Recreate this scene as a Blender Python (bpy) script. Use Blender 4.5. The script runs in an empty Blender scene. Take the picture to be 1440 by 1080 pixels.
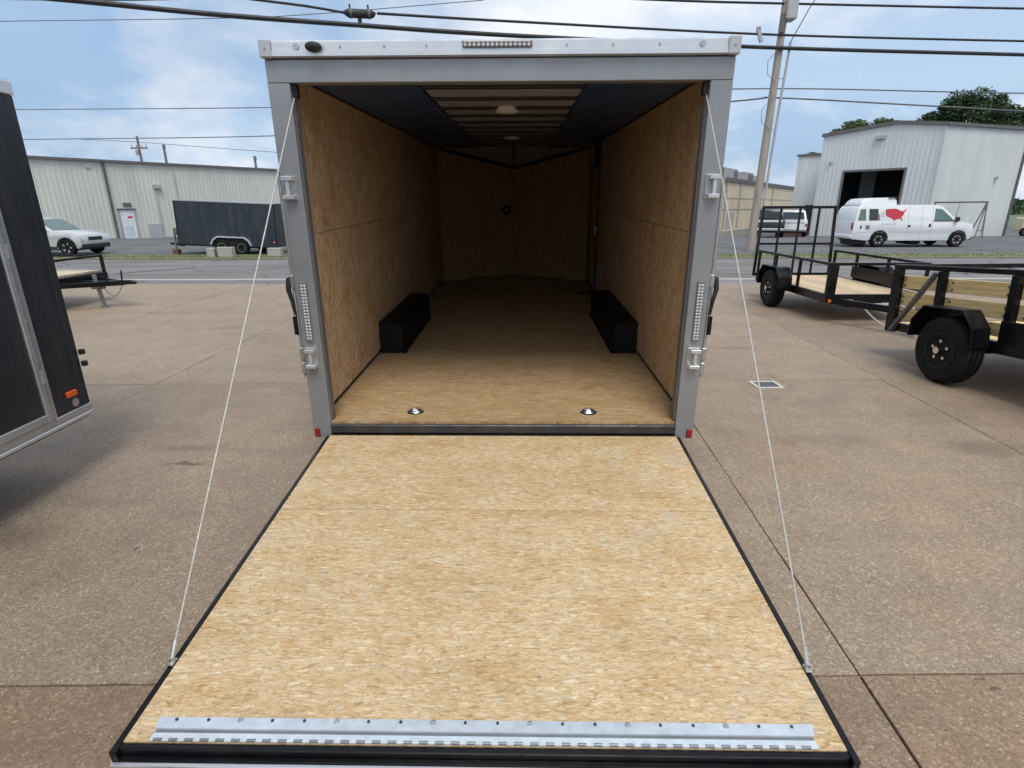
import bpy, bmesh, math, random
from mathutils import Vector, Matrix, noise
random.seed(7)
S = bpy.context.scene
C = S.collection
R = math.radians

# ------------------------------------------------------------------ camera
cam_d = bpy.data.cameras.new('camera')
cam = bpy.data.objects.new('camera', cam_d); C.objects.link(cam)
S.camera = cam
cam_d.sensor_width = 36.0
cam_d.lens = 36.0 * 772.745 / 1440.0
cam_d.clip_start = 0.05; cam_d.clip_end = 2500
pi_, ya_, ro_ = R(17.9275), R(-0.9878), R(-0.1992)
Fv = Vector((math.sin(ya_)*math.cos(pi_), math.cos(ya_)*math.cos(pi_), -math.sin(pi_)))
Rv = Vector((math.cos(ya_), -math.sin(ya_), 0)); Uv = Rv.cross(Fv)
R2 = math.cos(ro_)*Rv + math.sin(ro_)*Uv; U2 = -math.sin(ro_)*Rv + math.cos(ro_)*Uv
cam.matrix_world = Matrix(((R2.x, U2.x, -Fv.x, .1264), (R2.y, U2.y, -Fv.y, -3.4776), (R2.z, U2.z, -Fv.z, 1.7375), (0, 0, 0, 1)))

# ------------------------------------------------------------------ sky, sun, exposure
SUN_EL, SUN_AZ = R(60), R(170)          # azimuth from +Y towards +X
W = bpy.data.worlds.new('World'); S.world = W; W.use_nodes = True
nt = W.node_tree; nt.nodes.clear()
def wn(t, **k):
    n = nt.nodes.new(t)
    for a, b in k.items(): setattr(n, a, b)
    return n
def wl(a, b): nt.links.new(a, b)
sky = wn('ShaderNodeTexSky', sky_type='NISHITA', sun_disc=False, sun_elevation=SUN_EL, sun_rotation=SUN_AZ)
sky.air_density = 1.0; sky.dust_density = 2.0; sky.ozone_density = 1.5
tc = wn('ShaderNodeTexCoord')
sep = wn('ShaderNodeSeparateXYZ'); wl(tc.outputs['Generated'], sep.inputs[0])
mx = wn('ShaderNodeMath', operation='MAXIMUM'); wl(sep.outputs['Z'], mx.inputs[0]); mx.inputs[1].default_value = 0.0
ad = wn('ShaderNodeMath', operation='ADD'); wl(mx.outputs[0], ad.inputs[0]); ad.inputs[1].default_value = 0.38
dx = wn('ShaderNodeMath', operation='DIVIDE'); wl(sep.outputs['X'], dx.inputs[0]); wl(ad.outputs[0], dx.inputs[1])
dy = wn('ShaderNodeMath', operation='DIVIDE'); wl(sep.outputs['Y'], dy.inputs[0]); wl(ad.outputs[0], dy.inputs[1])
cmb = wn('ShaderNodeCombineXYZ'); wl(dx.outputs[0], cmb.inputs[0]); wl(dy.outputs[0], cmb.inputs[1]); cmb.inputs[2].default_value = 12.7
n1 = wn('ShaderNodeTexNoise'); n1.inputs['Scale'].default_value = 1.7; n1.inputs['Detail'].default_value = 9; n1.inputs['Roughness'].default_value = .56; n1.inputs['Distortion'].default_value = .25
n2 = wn('ShaderNodeTexNoise'); n2.inputs['Scale'].default_value = 0.8; n2.inputs['Detail'].default_value = 6; n2.inputs['Roughness'].default_value = .5
wl(cmb.outputs[0], n1.inputs['Vector']); 
mp = wn('ShaderNodeMapping'); mp.inputs['Location'].default_value = (4.3, 1.7, 2.0); wl(cmb.outputs[0], mp.inputs[0]); wl(mp.outputs[0], n2.inputs['Vector'])
r1 = wn('ShaderNodeValToRGB'); wl(n1.outputs['Fac'], r1.inputs[0])
r1.color_ramp.elements[0].position = .41; r1.color_ramp.elements[0].color = (0, 0, 0, 1)
r1.color_ramp.elements[1].position = .60; r1.color_ramp.elements[1].color = (1, 1, 1, 1)
r2 = wn('ShaderNodeValToRGB'); wl(n2.outputs['Fac'], r2.inputs[0])
r2.color_ramp.elements[0].position = .36; r2.color_ramp.elements[0].color = (2.15, 3.3, 4.95, 1)
r2.color_ramp.elements[1].position = .62; r2.color_ramp.elements[1].color = (3.4, 4.45, 5.8, 1)
# thin high cloud veil over the Nishita blue, then brighter cumulus
veil = wn('ShaderNodeMixRGB'); veil.inputs[0].default_value = .84; wl(sky.outputs[0], veil.inputs[1]); wl(r2.outputs[0], veil.inputs[2])
mixc = wn('ShaderNodeMixRGB'); wl(r1.outputs[0], mixc.inputs[0]); wl(veil.outputs[0], mixc.inputs[1]); r3 = wn('ShaderNodeValToRGB'); r3.color_ramp.elements[0].position = .34; r3.color_ramp.elements[0].color = (4.3, 4.85, 5.6, 1); r3.color_ramp.elements[1].position = .56; r3.color_ramp.elements[1].color = (6.1, 6.3, 6.7, 1); wl(n2.outputs['Fac'], r3.inputs[0]); wl(r3.outputs[0], mixc.inputs[2])
bg = wn('ShaderNodeBackground'); bg.inputs['Strength'].default_value = .1; wl(mixc.outputs[0], bg.inputs['Color'])
out = wn('ShaderNodeOutputWorld'); wl(bg.outputs[0], out.inputs[0])

sd = bpy.data.lights.new('sun', 'SUN'); sd.energy = 1.45; sd.angle = R(28); sd.color = (1, .945, .86)
sun = bpy.data.objects.new('sun', sd); C.objects.link(sun)
sv = Vector((math.sin(SUN_AZ)*math.cos(SUN_EL), math.cos(SUN_AZ)*math.cos(SUN_EL), math.sin(SUN_EL)))
sun.rotation_euler = sv.to_track_quat('Z', 'Y').to_euler(); sun.location = sv*60
S.view_settings.view_transform = 'Standard'; S.view_settings.look = 'None'
S.view_settings.exposure = 0.64; S.view_settings.gamma = 1.0; S.view_settings.use_curve_mapping = False

# ------------------------------------------------------------------ mesh helpers
class MB:
    def __init__(s): s.v = []; s.f = []
    def add(s, vs, fs):
        b = len(s.v); s.v += [tuple(q) for q in vs]; s.f += [tuple(b+i for i in f) for f in fs]; return s
    def box(s, x0, x1, y0, y1, z0, z1):
        return s.add([(x0,y0,z0),(x1,y0,z0),(x1,y1,z0),(x0,y1,z0),(x0,y0,z1),(x1,y0,z1),(x1,y1,z1),(x0,y1,z1)],
                     [(0,3,2,1),(4,5,6,7),(0,1,5,4),(1,2,6,5),(2,3,7,6),(3,0,4,7)])
    def bar(s, a, b, w=.04, h=.04, up=(0,0,1)):
        a, b = Vector(a), Vector(b); d = (b-a).normalized(); u = Vector(up)
        if abs(d.dot(u)) > .98: u = Vector((0,1,0))
        r = d.cross(u).normalized(); u = r.cross(d)
        vs = [p + r*sx*w/2 + u*sz*h/2 for p in (a, b) for sx, sz in ((-1,-1),(1,-1),(1,1),(-1,1))]
        return s.add(vs, [(0,1,2,3),(7,6,5,4),(0,4,5,1),(1,5,6,2),(2,6,7,3),(3,7,4,0)])
    def tube(s, pts, r, n=8, cap=True):
        pts = [Vector(q) for q in pts]; rs = r if isinstance(r, (list, tuple)) else [r]*len(pts)
        vs = []; prev = None
        for i, q in enumerate(pts):
            d = (pts[min(i+1, len(pts)-1)] - pts[max(i-1, 0)]).normalized()
            if prev is None:
                u = Vector((0,0,1)) if abs(d.z) < .9 else Vector((1,0,0))
                a = d.cross(u).normalized()
            else: a = (prev - d*prev.dot(d)).normalized()
            prev = a; b = d.cross(a)
            vs += [q + (a*math.cos(2*math.pi*k/n) + b*math.sin(2*math.pi*k/n))*rs[i] for k in range(n)]
        fs = [(i*n+k, i*n+(k+1)%n, (i+1)*n+(k+1)%n, (i+1)*n+k) for i in range(len(pts)-1) for k in range(n)]
        if cap: fs += [tuple(range(n))[::-1], tuple((len(pts)-1)*n+k for k in range(n))]
        return s.add(vs, fs)
    def cyl(s, a, b, r, n=14): return s.tube([a, b], r, n)
    def lathe(s, prof, axis='x', center=(0,0,0), n=28):
        # prof = [(along, radius)]
        vs = []; c = Vector(center)
        for (t, r) in prof:
            for k in range(n):
                ca, sa = math.cos(2*math.pi*k/n)*r, math.sin(2*math.pi*k/n)*r
                q = {'x': (t, ca, sa), 'y': (ca, t, sa), 'z': (ca, sa, t)}[axis]
                vs.append(c + Vector(q))
        m = len(prof)
        fs = [(i*n+k, i*n+(k+1)%n, (i+1)*n+(k+1)%n, (i+1)*n+k) for i in range(m-1) for k in range(n)]
        fs += [tuple(range(n)), tuple((m-1)*n+k for k in range(n))]
        return s.add(vs, fs)
    def prism(s, poly, axis, a, b):
        # poly: 2D points in the plane across axis ('x': (y,z), 'y': (x,z), 'z': (x,y))
        def P(q, t): return {'x': (t, q[0], q[1]), 'y': (q[0], t, q[1]), 'z': (q[0], q[1], t)}[axis]
        n = len(poly)
        return s.add([P(q, a) for q in poly] + [P(q, b) for q in poly],
                     [tuple(range(n)), tuple(range(2*n-1, n-1, -1))] + [(i, (i+1)%n, n+(i+1)%n, n+i) for i in range(n)])
    def plate(s, pts, nrm, t):
        # flat polygon in space with thickness t along nrm
        nv = Vector(nrm).normalized()*t; n = len(pts)
        return s.add([Vector(q) for q in pts] + [Vector(q)+nv for q in pts],
                     [tuple(range(n)), tuple(range(2*n-1, n-1, -1))] + [(i, (i+1)%n, n+(i+1)%n, n+i) for i in range(n)])
    def mesh(s, name, m, bevel=0, smooth=False, seg=1):
        me = bpy.data.meshes.new(name); me.from_pydata(s.v, [], s.f)
        bm = bmesh.new(); bm.from_mesh(me)
        bmesh.ops.recalc_face_normals(bm, faces=bm.faces)
        if bevel:
            ed = [e for e in bm.edges if len(e.link_faces) == 2 and e.calc_face_angle(0) > .5]
            bmesh.ops.bevel(bm, geom=ed, offset=bevel, segments=seg, affect='EDGES', clamp_overlap=True, profile=.5)
        if smooth:
            for f in bm.faces: f.smooth = True
            for e in bm.edges:
                if len(e.link_faces) == 2 and e.calc_face_angle(0) > .6: e.smooth = False
        bm.to_mesh(me); bm.free()
        if m: me.materials.append(m)
        return me
    def build(s, name, m, parent=None, bevel=0, smooth=False, seg=1, **props):
        return link(name, s.mesh(name, m, bevel, smooth, seg), parent, **props)

def link(name, me, parent=None, loc=(0,0,0), rot=(0,0,0), **props):
    o = bpy.data.objects.new(name, me); C.objects.link(o); o.parent = parent
    o.location = loc; o.rotation_euler = rot
    for k, v in props.items(): o[k] = v
    return o
def thing(name, label, cat, loc=(0,0,0), rot=(0,0,0), group=None):
    o = bpy.data.objects.new(name, None); C.objects.link(o); o.empty_display_size = .2
    o.location = loc; o.rotation_euler = rot; o['label'] = label; o['category'] = cat
    if group: o['group'] = group
    return o
def tag(o, label, cat, group=None):
    o['label'] = label; o['category'] = cat
    if group: o['group'] = group
    return o
def struct(o): o['kind'] = 'structure'; return o
def copy_tree(o, parent=None):
    c = o.copy(); C.objects.link(c); c.parent = parent
    for ch in list(o.children): copy_tree(ch, c)
    return c

# ------------------------------------------------------------------ materials
class N:
    def __init__(s, name):
        s.m = bpy.data.materials.new(name); s.m.use_nodes = True; s.t = s.m.node_tree
        s.b = s.t.nodes['Principled BSDF']
    def n(s, t, ins=None, **k):
        q = s.t.nodes.new(t)
        for a, b in k.items(): setattr(q, a, b)
        for a, b in (ins or {}).items():
            if hasattr(b, 'links') or hasattr(b, 'is_linked'): s.t.links.new(b, q.inputs[a])
            else: q.inputs[a].default_value = b
        return q
    def l(s, a, b): s.t.links.new(a, b)
    def math(s, op, a, b=0.0, c=None, clamp=False):
        q = s.n('ShaderNodeMath', operation=op, use_clamp=clamp)
        for i, v in enumerate((a, b, c)):
            if v is None: continue
            if hasattr(v, 'is_linked'): s.l(v, q.inputs[i])
            else: q.inputs[i].default_value = v
        return q.outputs[0]
    def mix(s, f, a, b, mode='MIX'):
        q = s.n('ShaderNodeMixRGB', blend_type=mode)
        for i, v in enumerate((f, a, b)):
            if hasattr(v, 'is_linked'): s.l(v, q.inputs[i])
            else: q.inputs[i].default_value = v if i == 0 else (*v, 1)
        return q.outputs[0]
    def ramp(s, f, stops, interp='LINEAR'):
        q = s.n('ShaderNodeValToRGB'); s.l(f, q.inputs[0]); cr = q.color_ramp; cr.interpolation = interp
        while len(cr.elements) < len(stops): cr.elements.new(.5)
        for e, (p, c) in zip(cr.elements, stops):
            e.position = p; e.color = (*c, 1) if isinstance(c, tuple) else (c, c, c, 1)
        return q.outputs[0]
    def noise(s, vec, scale, detail=4, rough=.55, dist=0.0):
        return s.n('ShaderNodeTexNoise', {'Vector': vec, 'Scale': scale, 'Detail': detail, 'Roughness': rough, 'Distortion': dist}).outputs['Fac']
    def obj(s): return s.n('ShaderNodeTexCoord').outputs['Object']
    def pos(s): return s.n('ShaderNodeNewGeometry').outputs['Position']
    def map(s, v, loc=(0,0,0), rot=(0,0,0), sc=(1,1,1)):
        return s.n('ShaderNodeMapping', {'Vector': v, 'Location': loc, 'Rotation': rot, 'Scale': sc}).outputs[0]
    def set(s, **k):
        for a, b in k.items():
            i = s.b.inputs[a.replace('_', ' ')]
            if hasattr(b, 'is_linked'): s.l(b, i)
            else: i.default_value = (*b, 1) if isinstance(b, tuple) else b
        return s
    def bump(s, h, strength=.3, dist=.01):
        q = s.n('ShaderNodeBump', {'Height': h, 'Strength': strength, 'Distance': dist}); s.l(q.outputs[0], s.b.inputs['Normal'])

def plain(name, col, rough=.5, metal=0.0, var=.12, vscale=6, bump=0.0, rvar=.12, dirt=None, coat=0.0):
    a = N(name); v = a.obj()
    f = a.noise(v, vscale, 6, .6)
    c0 = tuple(max(0, x*(1-var)) for x in col); c1 = tuple(min(1, x*(1+var)) for x in col)
    c = a.ramp(f, [(.3, c0), (.7, c1)])
    if dirt:
        g = a.noise(a.map(v, (3.1, 1.2, 7)), vscale*.45, 8, .65)
        c = a.mix(a.ramp(g, [(.5, 0.0), (.75, .55)]), c, dirt)
    rr = a.ramp(a.noise(v, vscale*1.7, 5), [(.3, max(.02, rough-rvar)), (.7, min(1, rough+rvar))])
    a.set(Base_Color=c, Roughness=rr, Metallic=metal)
    if coat: a.b.inputs['Coat Weight'].default_value = coat; a.b.inputs['Coat Roughness'].default_value = .06
    if bump: a.bump(a.noise(v, vscale*12, 4), bump, .003)
    return a.m

def osb(name, ax, tint=(1,1,1), flake=(1,1), contrast=1.0, stains=True):
    """strand board: layers of random strands laid over each other; ax = which object axes run along / across the strands"""
    a = N(name); co = a.obj()
    rnd = a.n('ShaderNodeObjectInfo').outputs['Random']
    sp = a.n('ShaderNodeSeparateXYZ', {0: co})
    q = a.n('ShaderNodeCombineXYZ', {0: sp.outputs[ax[0]], 1: sp.outputs[ax[1]]}).outputs[0]
    off = a.n('ShaderNodeCombineXYZ', {0: a.math('MULTIPLY', rnd, 37.0), 1: a.math('MULTIPLY', rnd, 91.0)}).outputs[0]
    q = a.n('ShaderNodeVectorMath', {0: q, 1: off}, operation='ADD').outputs[0]
    wob = a.n('ShaderNodeTexNoise', {'Vector': q, 'Scale': 16.0, 'Detail': 4.0})
    q2 = a.n('ShaderNodeVectorMath', {0: a.n('ShaderNodeVectorMath', {0: wob.outputs['Color'], 1: (.5, .5, .5)}, operation='SUBTRACT').outputs[0], 'Scale': .012}, operation='SCALE').outputs[0]
    q = a.n('ShaderNodeVectorMath', {0: q, 1: q2}, operation='ADD').outputs[0]
    tone = None; grain = None; hgt = None
    edge = None
    for i, (ang, sx, sy) in enumerate(((0, 14, 52), (28, 15, 54), (-36, 17, 58), (74, 19, 56), (-15, 15, 66), (52, 24, 82), (-66, 26, 86), (9, 16, 60), (-46, 34, 120), (34, 36, 130), (88, 30, 110), (-8, 26, 120))):
        m = a.map(q, (i*3.7, i*5.1, 0), (0, 0, R(ang)), (sx/flake[0], sy/flake[1], 1))
        vo = a.n('ShaderNodeTexVoronoi', {'Vector': m, 'Scale': 1.0, 'Randomness': 1.0}, voronoi_dimensions='2D', feature='F1')
        sc = a.n('ShaderNodeSeparateColor', {0: vo.outputs['Color']})
        g = a.noise(a.map(m, (0, 0, 0), (0, 0, 0), (.6, 5.0, 1)), 1.4, 3, .65)
        e = vo.outputs['Distance']
        if tone is None: tone, grain, hgt, edge = sc.outputs[0], g, sc.outputs[2], e
        else:
            k = a.math('GREATER_THAN', sc.outputs[1], .66)
            tone = a.mix(k, tone, sc.outputs[0]); grain = a.mix(k, grain, g); hgt = a.mix(k, hgt, sc.outputs[2]); edge = a.mix(k, edge, e)
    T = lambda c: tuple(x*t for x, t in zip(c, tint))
    k = contrast
    mid = (.585, .43, .245)
    def cc(c): return T(tuple(m_ + (x-m_)*k for x, m_ in zip(c, mid)))
    c = a.ramp(tone, [(0, cc((.38, .25, .12))), (.08, cc((.53, .375, .20))), (.45, cc((.61, .455, .265))), (.85, cc((.67, .525, .33))), (1, cc((.76, .64, .46)))])
    gr = a.ramp(grain, [(.25, .74), (.5, 1.0), (.8, 1.12)])
    c = a.mix(a.math('MULTIPLY', a.math('GREATER_THAN', hgt, .82), .5), c, T((.53, .36, .19)))
    c = a.mix(a.math('MULTIPLY', a.math('LESS_THAN', hgt, .10), .5), c, T((.50, .42, .30)))
    c = a.mix(1.0, c, gr, 'MULTIPLY')
    c = a.mix(1.0, c, a.ramp(edge, [(.45, (1, 1, 1)), (.72, (.80, .74, .66))]), 'MULTIPLY')
    org = a.ramp(a.noise(a.map(q, (4, 9, 0), sc=(3.2, 6.5, 1)), 1.0, 6, .68), [(.47, 0.0), (.68, .85)])
    c = a.mix(org, c, a.mix(1.0, c, (.92, .80, .66), 'MULTIPLY'))
    big = a.ramp(a.noise(a.map(q, sc=(1, 1.6, 1)), 2.0, 7, .66), [(.3, (.86, .80, .72)), (.5, (1, .99, .98)), (.7, (1.08, 1.08, 1.09))])
    c = a.mix(.9, c, big, 'MULTIPLY')
    fine = a.ramp(a.noise(a.map(q, sc=(75, 150, 1)), 1.0, 4, .75), [(.28, .66), (.48, .98), (.72, 1.16)])
    c = a.mix(.9, c, fine, 'MULTIPLY')
    dk = a.ramp(a.noise(a.map(q, (9, 4, 0), sc=(34, 95, 1)), 1.0, 3, .55), [(.66, 0.0), (.76, .65)])
    c = a.mix(dk, c, T((.30, .19, .09)))
    if stains:
        st = a.ramp(a.noise(a.map(q, (1, 8, 0)), 3.4, 7, .72, .8), [(.58, 0.0), (.72, .50)])
        c = a.mix(st, c, T((.46, .41, .33)))
    a.set(Base_Color=c, Roughness=a.ramp(tone, [(0, .75), (1, .58)]), Specular_IOR_Level=.3)
    a.bump(a.math('ADD', hgt, a.math('MULTIPLY', grain, .6)), .35, .0012)
    return a.m

def wood(name, col, ax=0, scale=1.0):
    a = N(name); v = a.obj(); rnd = a.n('ShaderNodeObjectInfo').outputs['Random']
    off = a.n('ShaderNodeCombineXYZ', {0: a.math('MULTIPLY', rnd, 13.0), 1: a.math('MULTIPLY', rnd, 29.0), 2: rnd}).outputs[0]
    v = a.n('ShaderNodeVectorMath', {0: v, 1: off}, operation='ADD').outputs[0]
    sc = [22.0*scale]*3; sc[ax] = 1.4*scale
    g = a.noise(a.map(v, sc=tuple(sc)), 1.0, 5, .6, 1.2)
    k = a.ramp(a.noise(a.map(v, sc=tuple(x*.22 for x in sc)), 1.0, 2), [(.68, 0.0), (.74, 1.0)])
    lo = tuple(x*.62 for x in col); hi = tuple(min(1, x*1.18) for x in col)
    c = a.ramp(g, [(.28, lo), (.5, col), (.72, hi)])
    c = a.mix(k, c, tuple(x*.42 for x in col))
    c = a.mix(1.0, c, a.ramp(rnd, [(0, .84), (1, 1.1)]), 'MULTIPLY')
    a.set(Base_Color=c, Roughness=.7, Specular_IOR_Level=.25); a.bump(g, .25, .002)
    return a.m

def concrete(name='exposed_aggregate_concrete', tint=(1, 1, 1)):
    a = N(name); v = a.pos()
    rnd = a.n('ShaderNodeObjectInfo').outputs['Random']
    vo = a.n('ShaderNodeTexVoronoi', {'Vector': v, 'Scale': 112.0}, feature='F1')
    r = a.n('ShaderNodeSeparateColor', {0: vo.outputs['Color']})
    peb = a.ramp(r.outputs[0], [(0, (.185, .142, .098)), (.35, (.282, .222, .160)), (.7, (.328, .264, .194)), (.90, (.40, .328, .248)), (1, (.56, .475, .375))])
    sand = a.ramp(a.noise(v, 240, 3, .7), [(.3, (.222, .172, .122)), (.7, (.358, .290, .215))])
    c = a.mix(a.ramp(vo.outputs['Distance'], [(.3, 0.0), (.6, .6)]), peb, sand)
    v2 = a.n('ShaderNodeTexVoronoi', {'Vector': v, 'Scale': 62.0}, feature='F1')
    r2 = a.n('ShaderNodeSeparateColor', {0: v2.outputs['Color']})
    c = a.mix(a.math('MULTIPLY', a.math('GREATER_THAN', r2.outputs[1], .86), .20), c, a.ramp(r2.outputs[0], [(0, (.12, .09, .065)), (1, (.58, .50, .41))]))
    big = a.ramp(a.noise(v, .55, 6, .62), [(.3, (.88, .87, .87)), (.5, (1, 1, 1)), (.72, (1.09, 1.07, 1.03))])
    c = a.mix(1.0, c, big, 'MULTIPLY')
    med = a.ramp(a.noise(a.map(v, (5, 3, 1)), 3.2, 6, .7), [(.3, (.86, .85, .86)), (.7, (1.10, 1.09, 1.07))])
    c = a.mix(1.0, c, med, 'MULTIPLY')
    rust = a.ramp(a.noise(a.map(v, (11, 7, 0)), .9, 5, .6), [(.57, 0.0), (.75, .55)])
    c = a.mix(rust, c, (.27, .165, .10), 'MIX') if False else a.mix(a.math('MULTIPLY', rust, .6), c, a.mix(1.0, c, (1.12, .86, .68), 'MULTIPLY'))
    spot = a.ramp(a.noise(a.map(v, (2, 19, 0), (0, 0, .6), sc=(1, .5, 1)), 5.0, 6, .62), [(.665, 0.0), (.73, .6)])
    c = a.mix(spot, c, (.10, .08, .065))
    streak = a.ramp(a.noise(a.map(v, (7, 2, 0), (0, 0, .25), (.25, 2.2, 1)), 1.0, 6, .65), [(.52, 0.0), (.75, .45)])
    c = a.mix(streak, c, (.17, .135, .11))
    c = a.mix(1.0, c, a.ramp(rnd, [(0, (.94, .93, .94)), (1, (1.05, 1.04, 1.02))]), 'MULTIPLY')
    wv = a.n('ShaderNodeVectorMath', {0: v, 1: a.n('ShaderNodeVectorMath', {0: a.n('ShaderNodeTexNoise', {'Vector': v, 'Scale': 4.0, 'Detail': 6.0, 'Roughness': .7}).outputs['Color'], 'Scale': .34}, operation='SCALE').outputs[0]}, operation='ADD').outputs[0]
    for (sx_, sy_, rx_, ry_, an_, k_) in ((-2.25, .03, .20, .035, .95, .75), (-2.38, .30, .34, .10, .5, .35), (-2.9, -.9, .5, .22, .3, .35), (2.5, .5, .55, .16, -.6, .22), (3.6, .35, .35, .2, -.5, .35), (1.95, -1.85, .035, .02, .6, .8), (1.92, -1.78, .05, .015, -.9, .7), (-4.3, 4.6, .5, .12, .3, .3), (2.9, 3.4, .4, .1, .4, .3), (2.2, -.7, .03, .02, 0, .8), (-1.9, -1.0, .025, .02, 0, .8)):
        dm = a.map(a.n('ShaderNodeVectorMath', {0: wv, 1: (sx_+.17, sy_+.17, .17)}, operation='SUBTRACT').outputs[0], rot=(0, 0, -an_), sc=(1/rx_, 1/ry_, 0))
        dl_ = a.n('ShaderNodeVectorMath', {0: dm}, operation='LENGTH').outputs['Value']
        c = a.mix(a.ramp(dl_, [(.35, k_), (1.0, 0.0)]), c, (.075, .058, .045))
    c = a.mix(1.0, c, tint, 'MULTIPLY')
    a.set(Base_Color=c, Roughness=.62, Specular_IOR_Level=.5)
    a.bump(a.math('SUBTRACT', 1.0, vo.outputs['Distance']), .35, .004)
    return a.m

def asphalt(name, col, streaky=True):
    a = N(name); v = a.pos()
    c = a.ramp(a.noise(v, 60, 3, .7), [(.3, tuple(x*.72 for x in col)), (.7, tuple(x*1.25 for x in col))])
    c = a.mix(1.0, c, a.ramp(a.noise(a.map(v, sc=(.12, .8, 1)), 1.0, 7, .65), [(.3, .74), (.7, 1.2)]), 'MULTIPLY')
    c = a.mix(1.0, c, a.ramp(a.noise(a.map(v, (4, 4, 0)), .35, 4), [(.35, .86), (.65, 1.1)]), 'MULTIPLY')
    cr = a.n('ShaderNodeTexVoronoi', {'Vector': a.n('ShaderNodeVectorMath', {0: v, 1: a.n('ShaderNodeTexNoise', {'Vector': v, 'Scale': 1.2, 'Detail': 4.0}).outputs['Color']}, operation='ADD').outputs[0], 'Scale': .32}, feature='DISTANCE_TO_EDGE')
    c = a.mix(a.ramp(cr.outputs['Distance'], [(.004, .75), (.014, 0.0)]), c, tuple(x*.3 for x in col))
    a.set(Base_Color=c, Roughness=.88, Specular_IOR_Level=.25); a.bump(a.noise(v, 60, 3, .7), .3, .006)
    return a.m

def skin(name, col, rough=.35, metal=.5):
    """painted aluminium sheet with faint waviness and road film"""
    a = N(name); v = a.obj()
    c = a.ramp(a.noise(a.map(v, sc=(1, 1, 2.5)), 1.6, 5, .6), [(.3, tuple(x*.88 for x in col)), (.7, tuple(x*1.1 for x in col))])
    film = a.ramp(a.noise(a.map(v, (2, 2, 2), sc=(5, 5, .8)), 1.0, 7, .65), [(.45, 0.0), (.8, .25)])
    c = a.mix(film, c, (.20, .18, .16))
    a.set(Base_Color=c, Metallic=metal, Roughness=a.ramp(a.noise(v, 4, 5), [(.3, rough-.06), (.7, rough+.1)]))
    a.bump(a.noise(a.map(v, (7, 7, 7)), 1.3, 2), .12, .02)
    return a.m

def ribbed(name, col, streak=(.4, .38, .33)):
    a = N(name); v = a.obj()
    c = a.ramp(a.noise(a.map(v, sc=(1, 1, .25)), .8, 5, .6), [(.3, tuple(x*.9 for x in col)), (.7, tuple(min(1, x*1.06) for x in col))])
    st = a.ramp(a.noise(a.map(v, (3, 1, 0), sc=(4, 4, .12)), 1.0, 6, .65), [(.5, 0.0), (.8, .3)])
    c = a.mix(st, c, streak)
    a.set(Base_Color=c, Roughness=.45, Specular_IOR_Level=.4)
    return a.m

M = {}
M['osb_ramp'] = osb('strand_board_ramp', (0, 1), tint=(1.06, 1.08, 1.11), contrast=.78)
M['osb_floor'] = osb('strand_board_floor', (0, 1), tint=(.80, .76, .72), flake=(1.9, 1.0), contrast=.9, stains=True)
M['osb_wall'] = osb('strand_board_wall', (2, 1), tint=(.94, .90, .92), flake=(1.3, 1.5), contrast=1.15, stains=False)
M['osb_nose_shaded'] = osb('strand_board_nose_shaded', (2, 0), tint=(.64, .55, .47), flake=(1.0, 1.3), contrast=1.3, stains=False)  # wall board tinted darker: shade of the deep nose end painted into the colour
M['concrete'] = concrete(tint=(1.05, 1.01, .98))
M['concrete_brown'] = concrete('brown_weathered_concrete', (.90, .80, .72))
M['concrete_grey'] = concrete('grey_weathered_concrete', (1.0, .95, .92))
M['joint'] = plain('joint_filler', (.06, .047, .038), .9, vscale=14, var=.4)
M['asphalt'] = asphalt('worn_road_asphalt', (.215, .205, .20))
M['asphalt2'] = asphalt('lot_asphalt', (.155, .155, .16))
M['gutter'] = plain('gutter_concrete', (.42, .39, .35), .85, vscale=5, var=.15, bump=.2)
M['silver'] = skin('silver_painted_steel', (.30, .315, .33), .34, .4)
M['alu'] = plain('bright_aluminium', (.72, .73, .75), .34, .75, .05, 5)
M['alu_dull'] = plain('dull_aluminium', (.52, .53, .54), .42, .7, .1, 9)
M['zinc'] = plain('zinc_plate', (.50, .51, .50), .35, .8, .15, 30)
M['galv'] = plain('galvanised_steel', (.60, .665, .73), .42, .2, .12, 22, bump=.04)
M['black'] = plain('black_paint', (.0055, .006, .0075), .26, 0, .3, 8, dirt=(.022, .019, .017))
M['black_trim'] = plain('black_trim', (.02, .02, .022), .5, 0, .3, 20, dirt=(.09, .08, .07))
M['wheelbox'] = plain('black_wheel_box', (.004, .004, .0045), .6, 0, .3, 8)
M['sill'] = plain('worn_steel_sill', (.045, .048, .055), .42, .4, .35, 7, dirt=(.09, .085, .08))
M['navy'] = plain('dark_roof_liner', (.036, .072, .165), .4, 0, .08, 2)
M['liner'] = plain('brown_grey_roof_liner', (.31, .315, .37), .55, 0, .1, 3)
M['bow'] = plain('dark_roof_bow', (.02, .02, .024), .45, 0, .2, 8)
M['nosepanel'] = plain('grey_nose_panel', (.34, .33, .29), .6)
M['lens'] = plain('clear_lens', (.62, .63, .65), .12, .2, .08, 40)
M['lens_dark'] = plain('smoked_lens', (.16, .17, .19), .15, 0, .2, 60)
M['diffuser'] = plain('white_diffuser', (.75, .72, .70), .4)
M['red'] = plain('red_lens', (.30, .012, .014), .2, 0, .15, 40)
M['amber'] = plain('amber_lens', (.78, .12, .02), .22, 0, .1, 40)
M['white_plastic'] = plain('white_plastic', (.72, .72, .70), .4)
M['cable'] = plain('coated_steel_cable', (.46, .45, .43), .5, .2, .2, 60)
M['rubber'] = plain('tyre_rubber', (.009, .009, .010), .7, 0, .3, 18, dirt=(.03, .026, .023))
M['rim_black'] = plain('black_wheel_rim', (.008, .008, .009), .25, .2, .2, 20)
M['rim_silver'] = plain('silver_wheel_rim', (.52, .53, .55), .3, .7, .1, 20)
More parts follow.
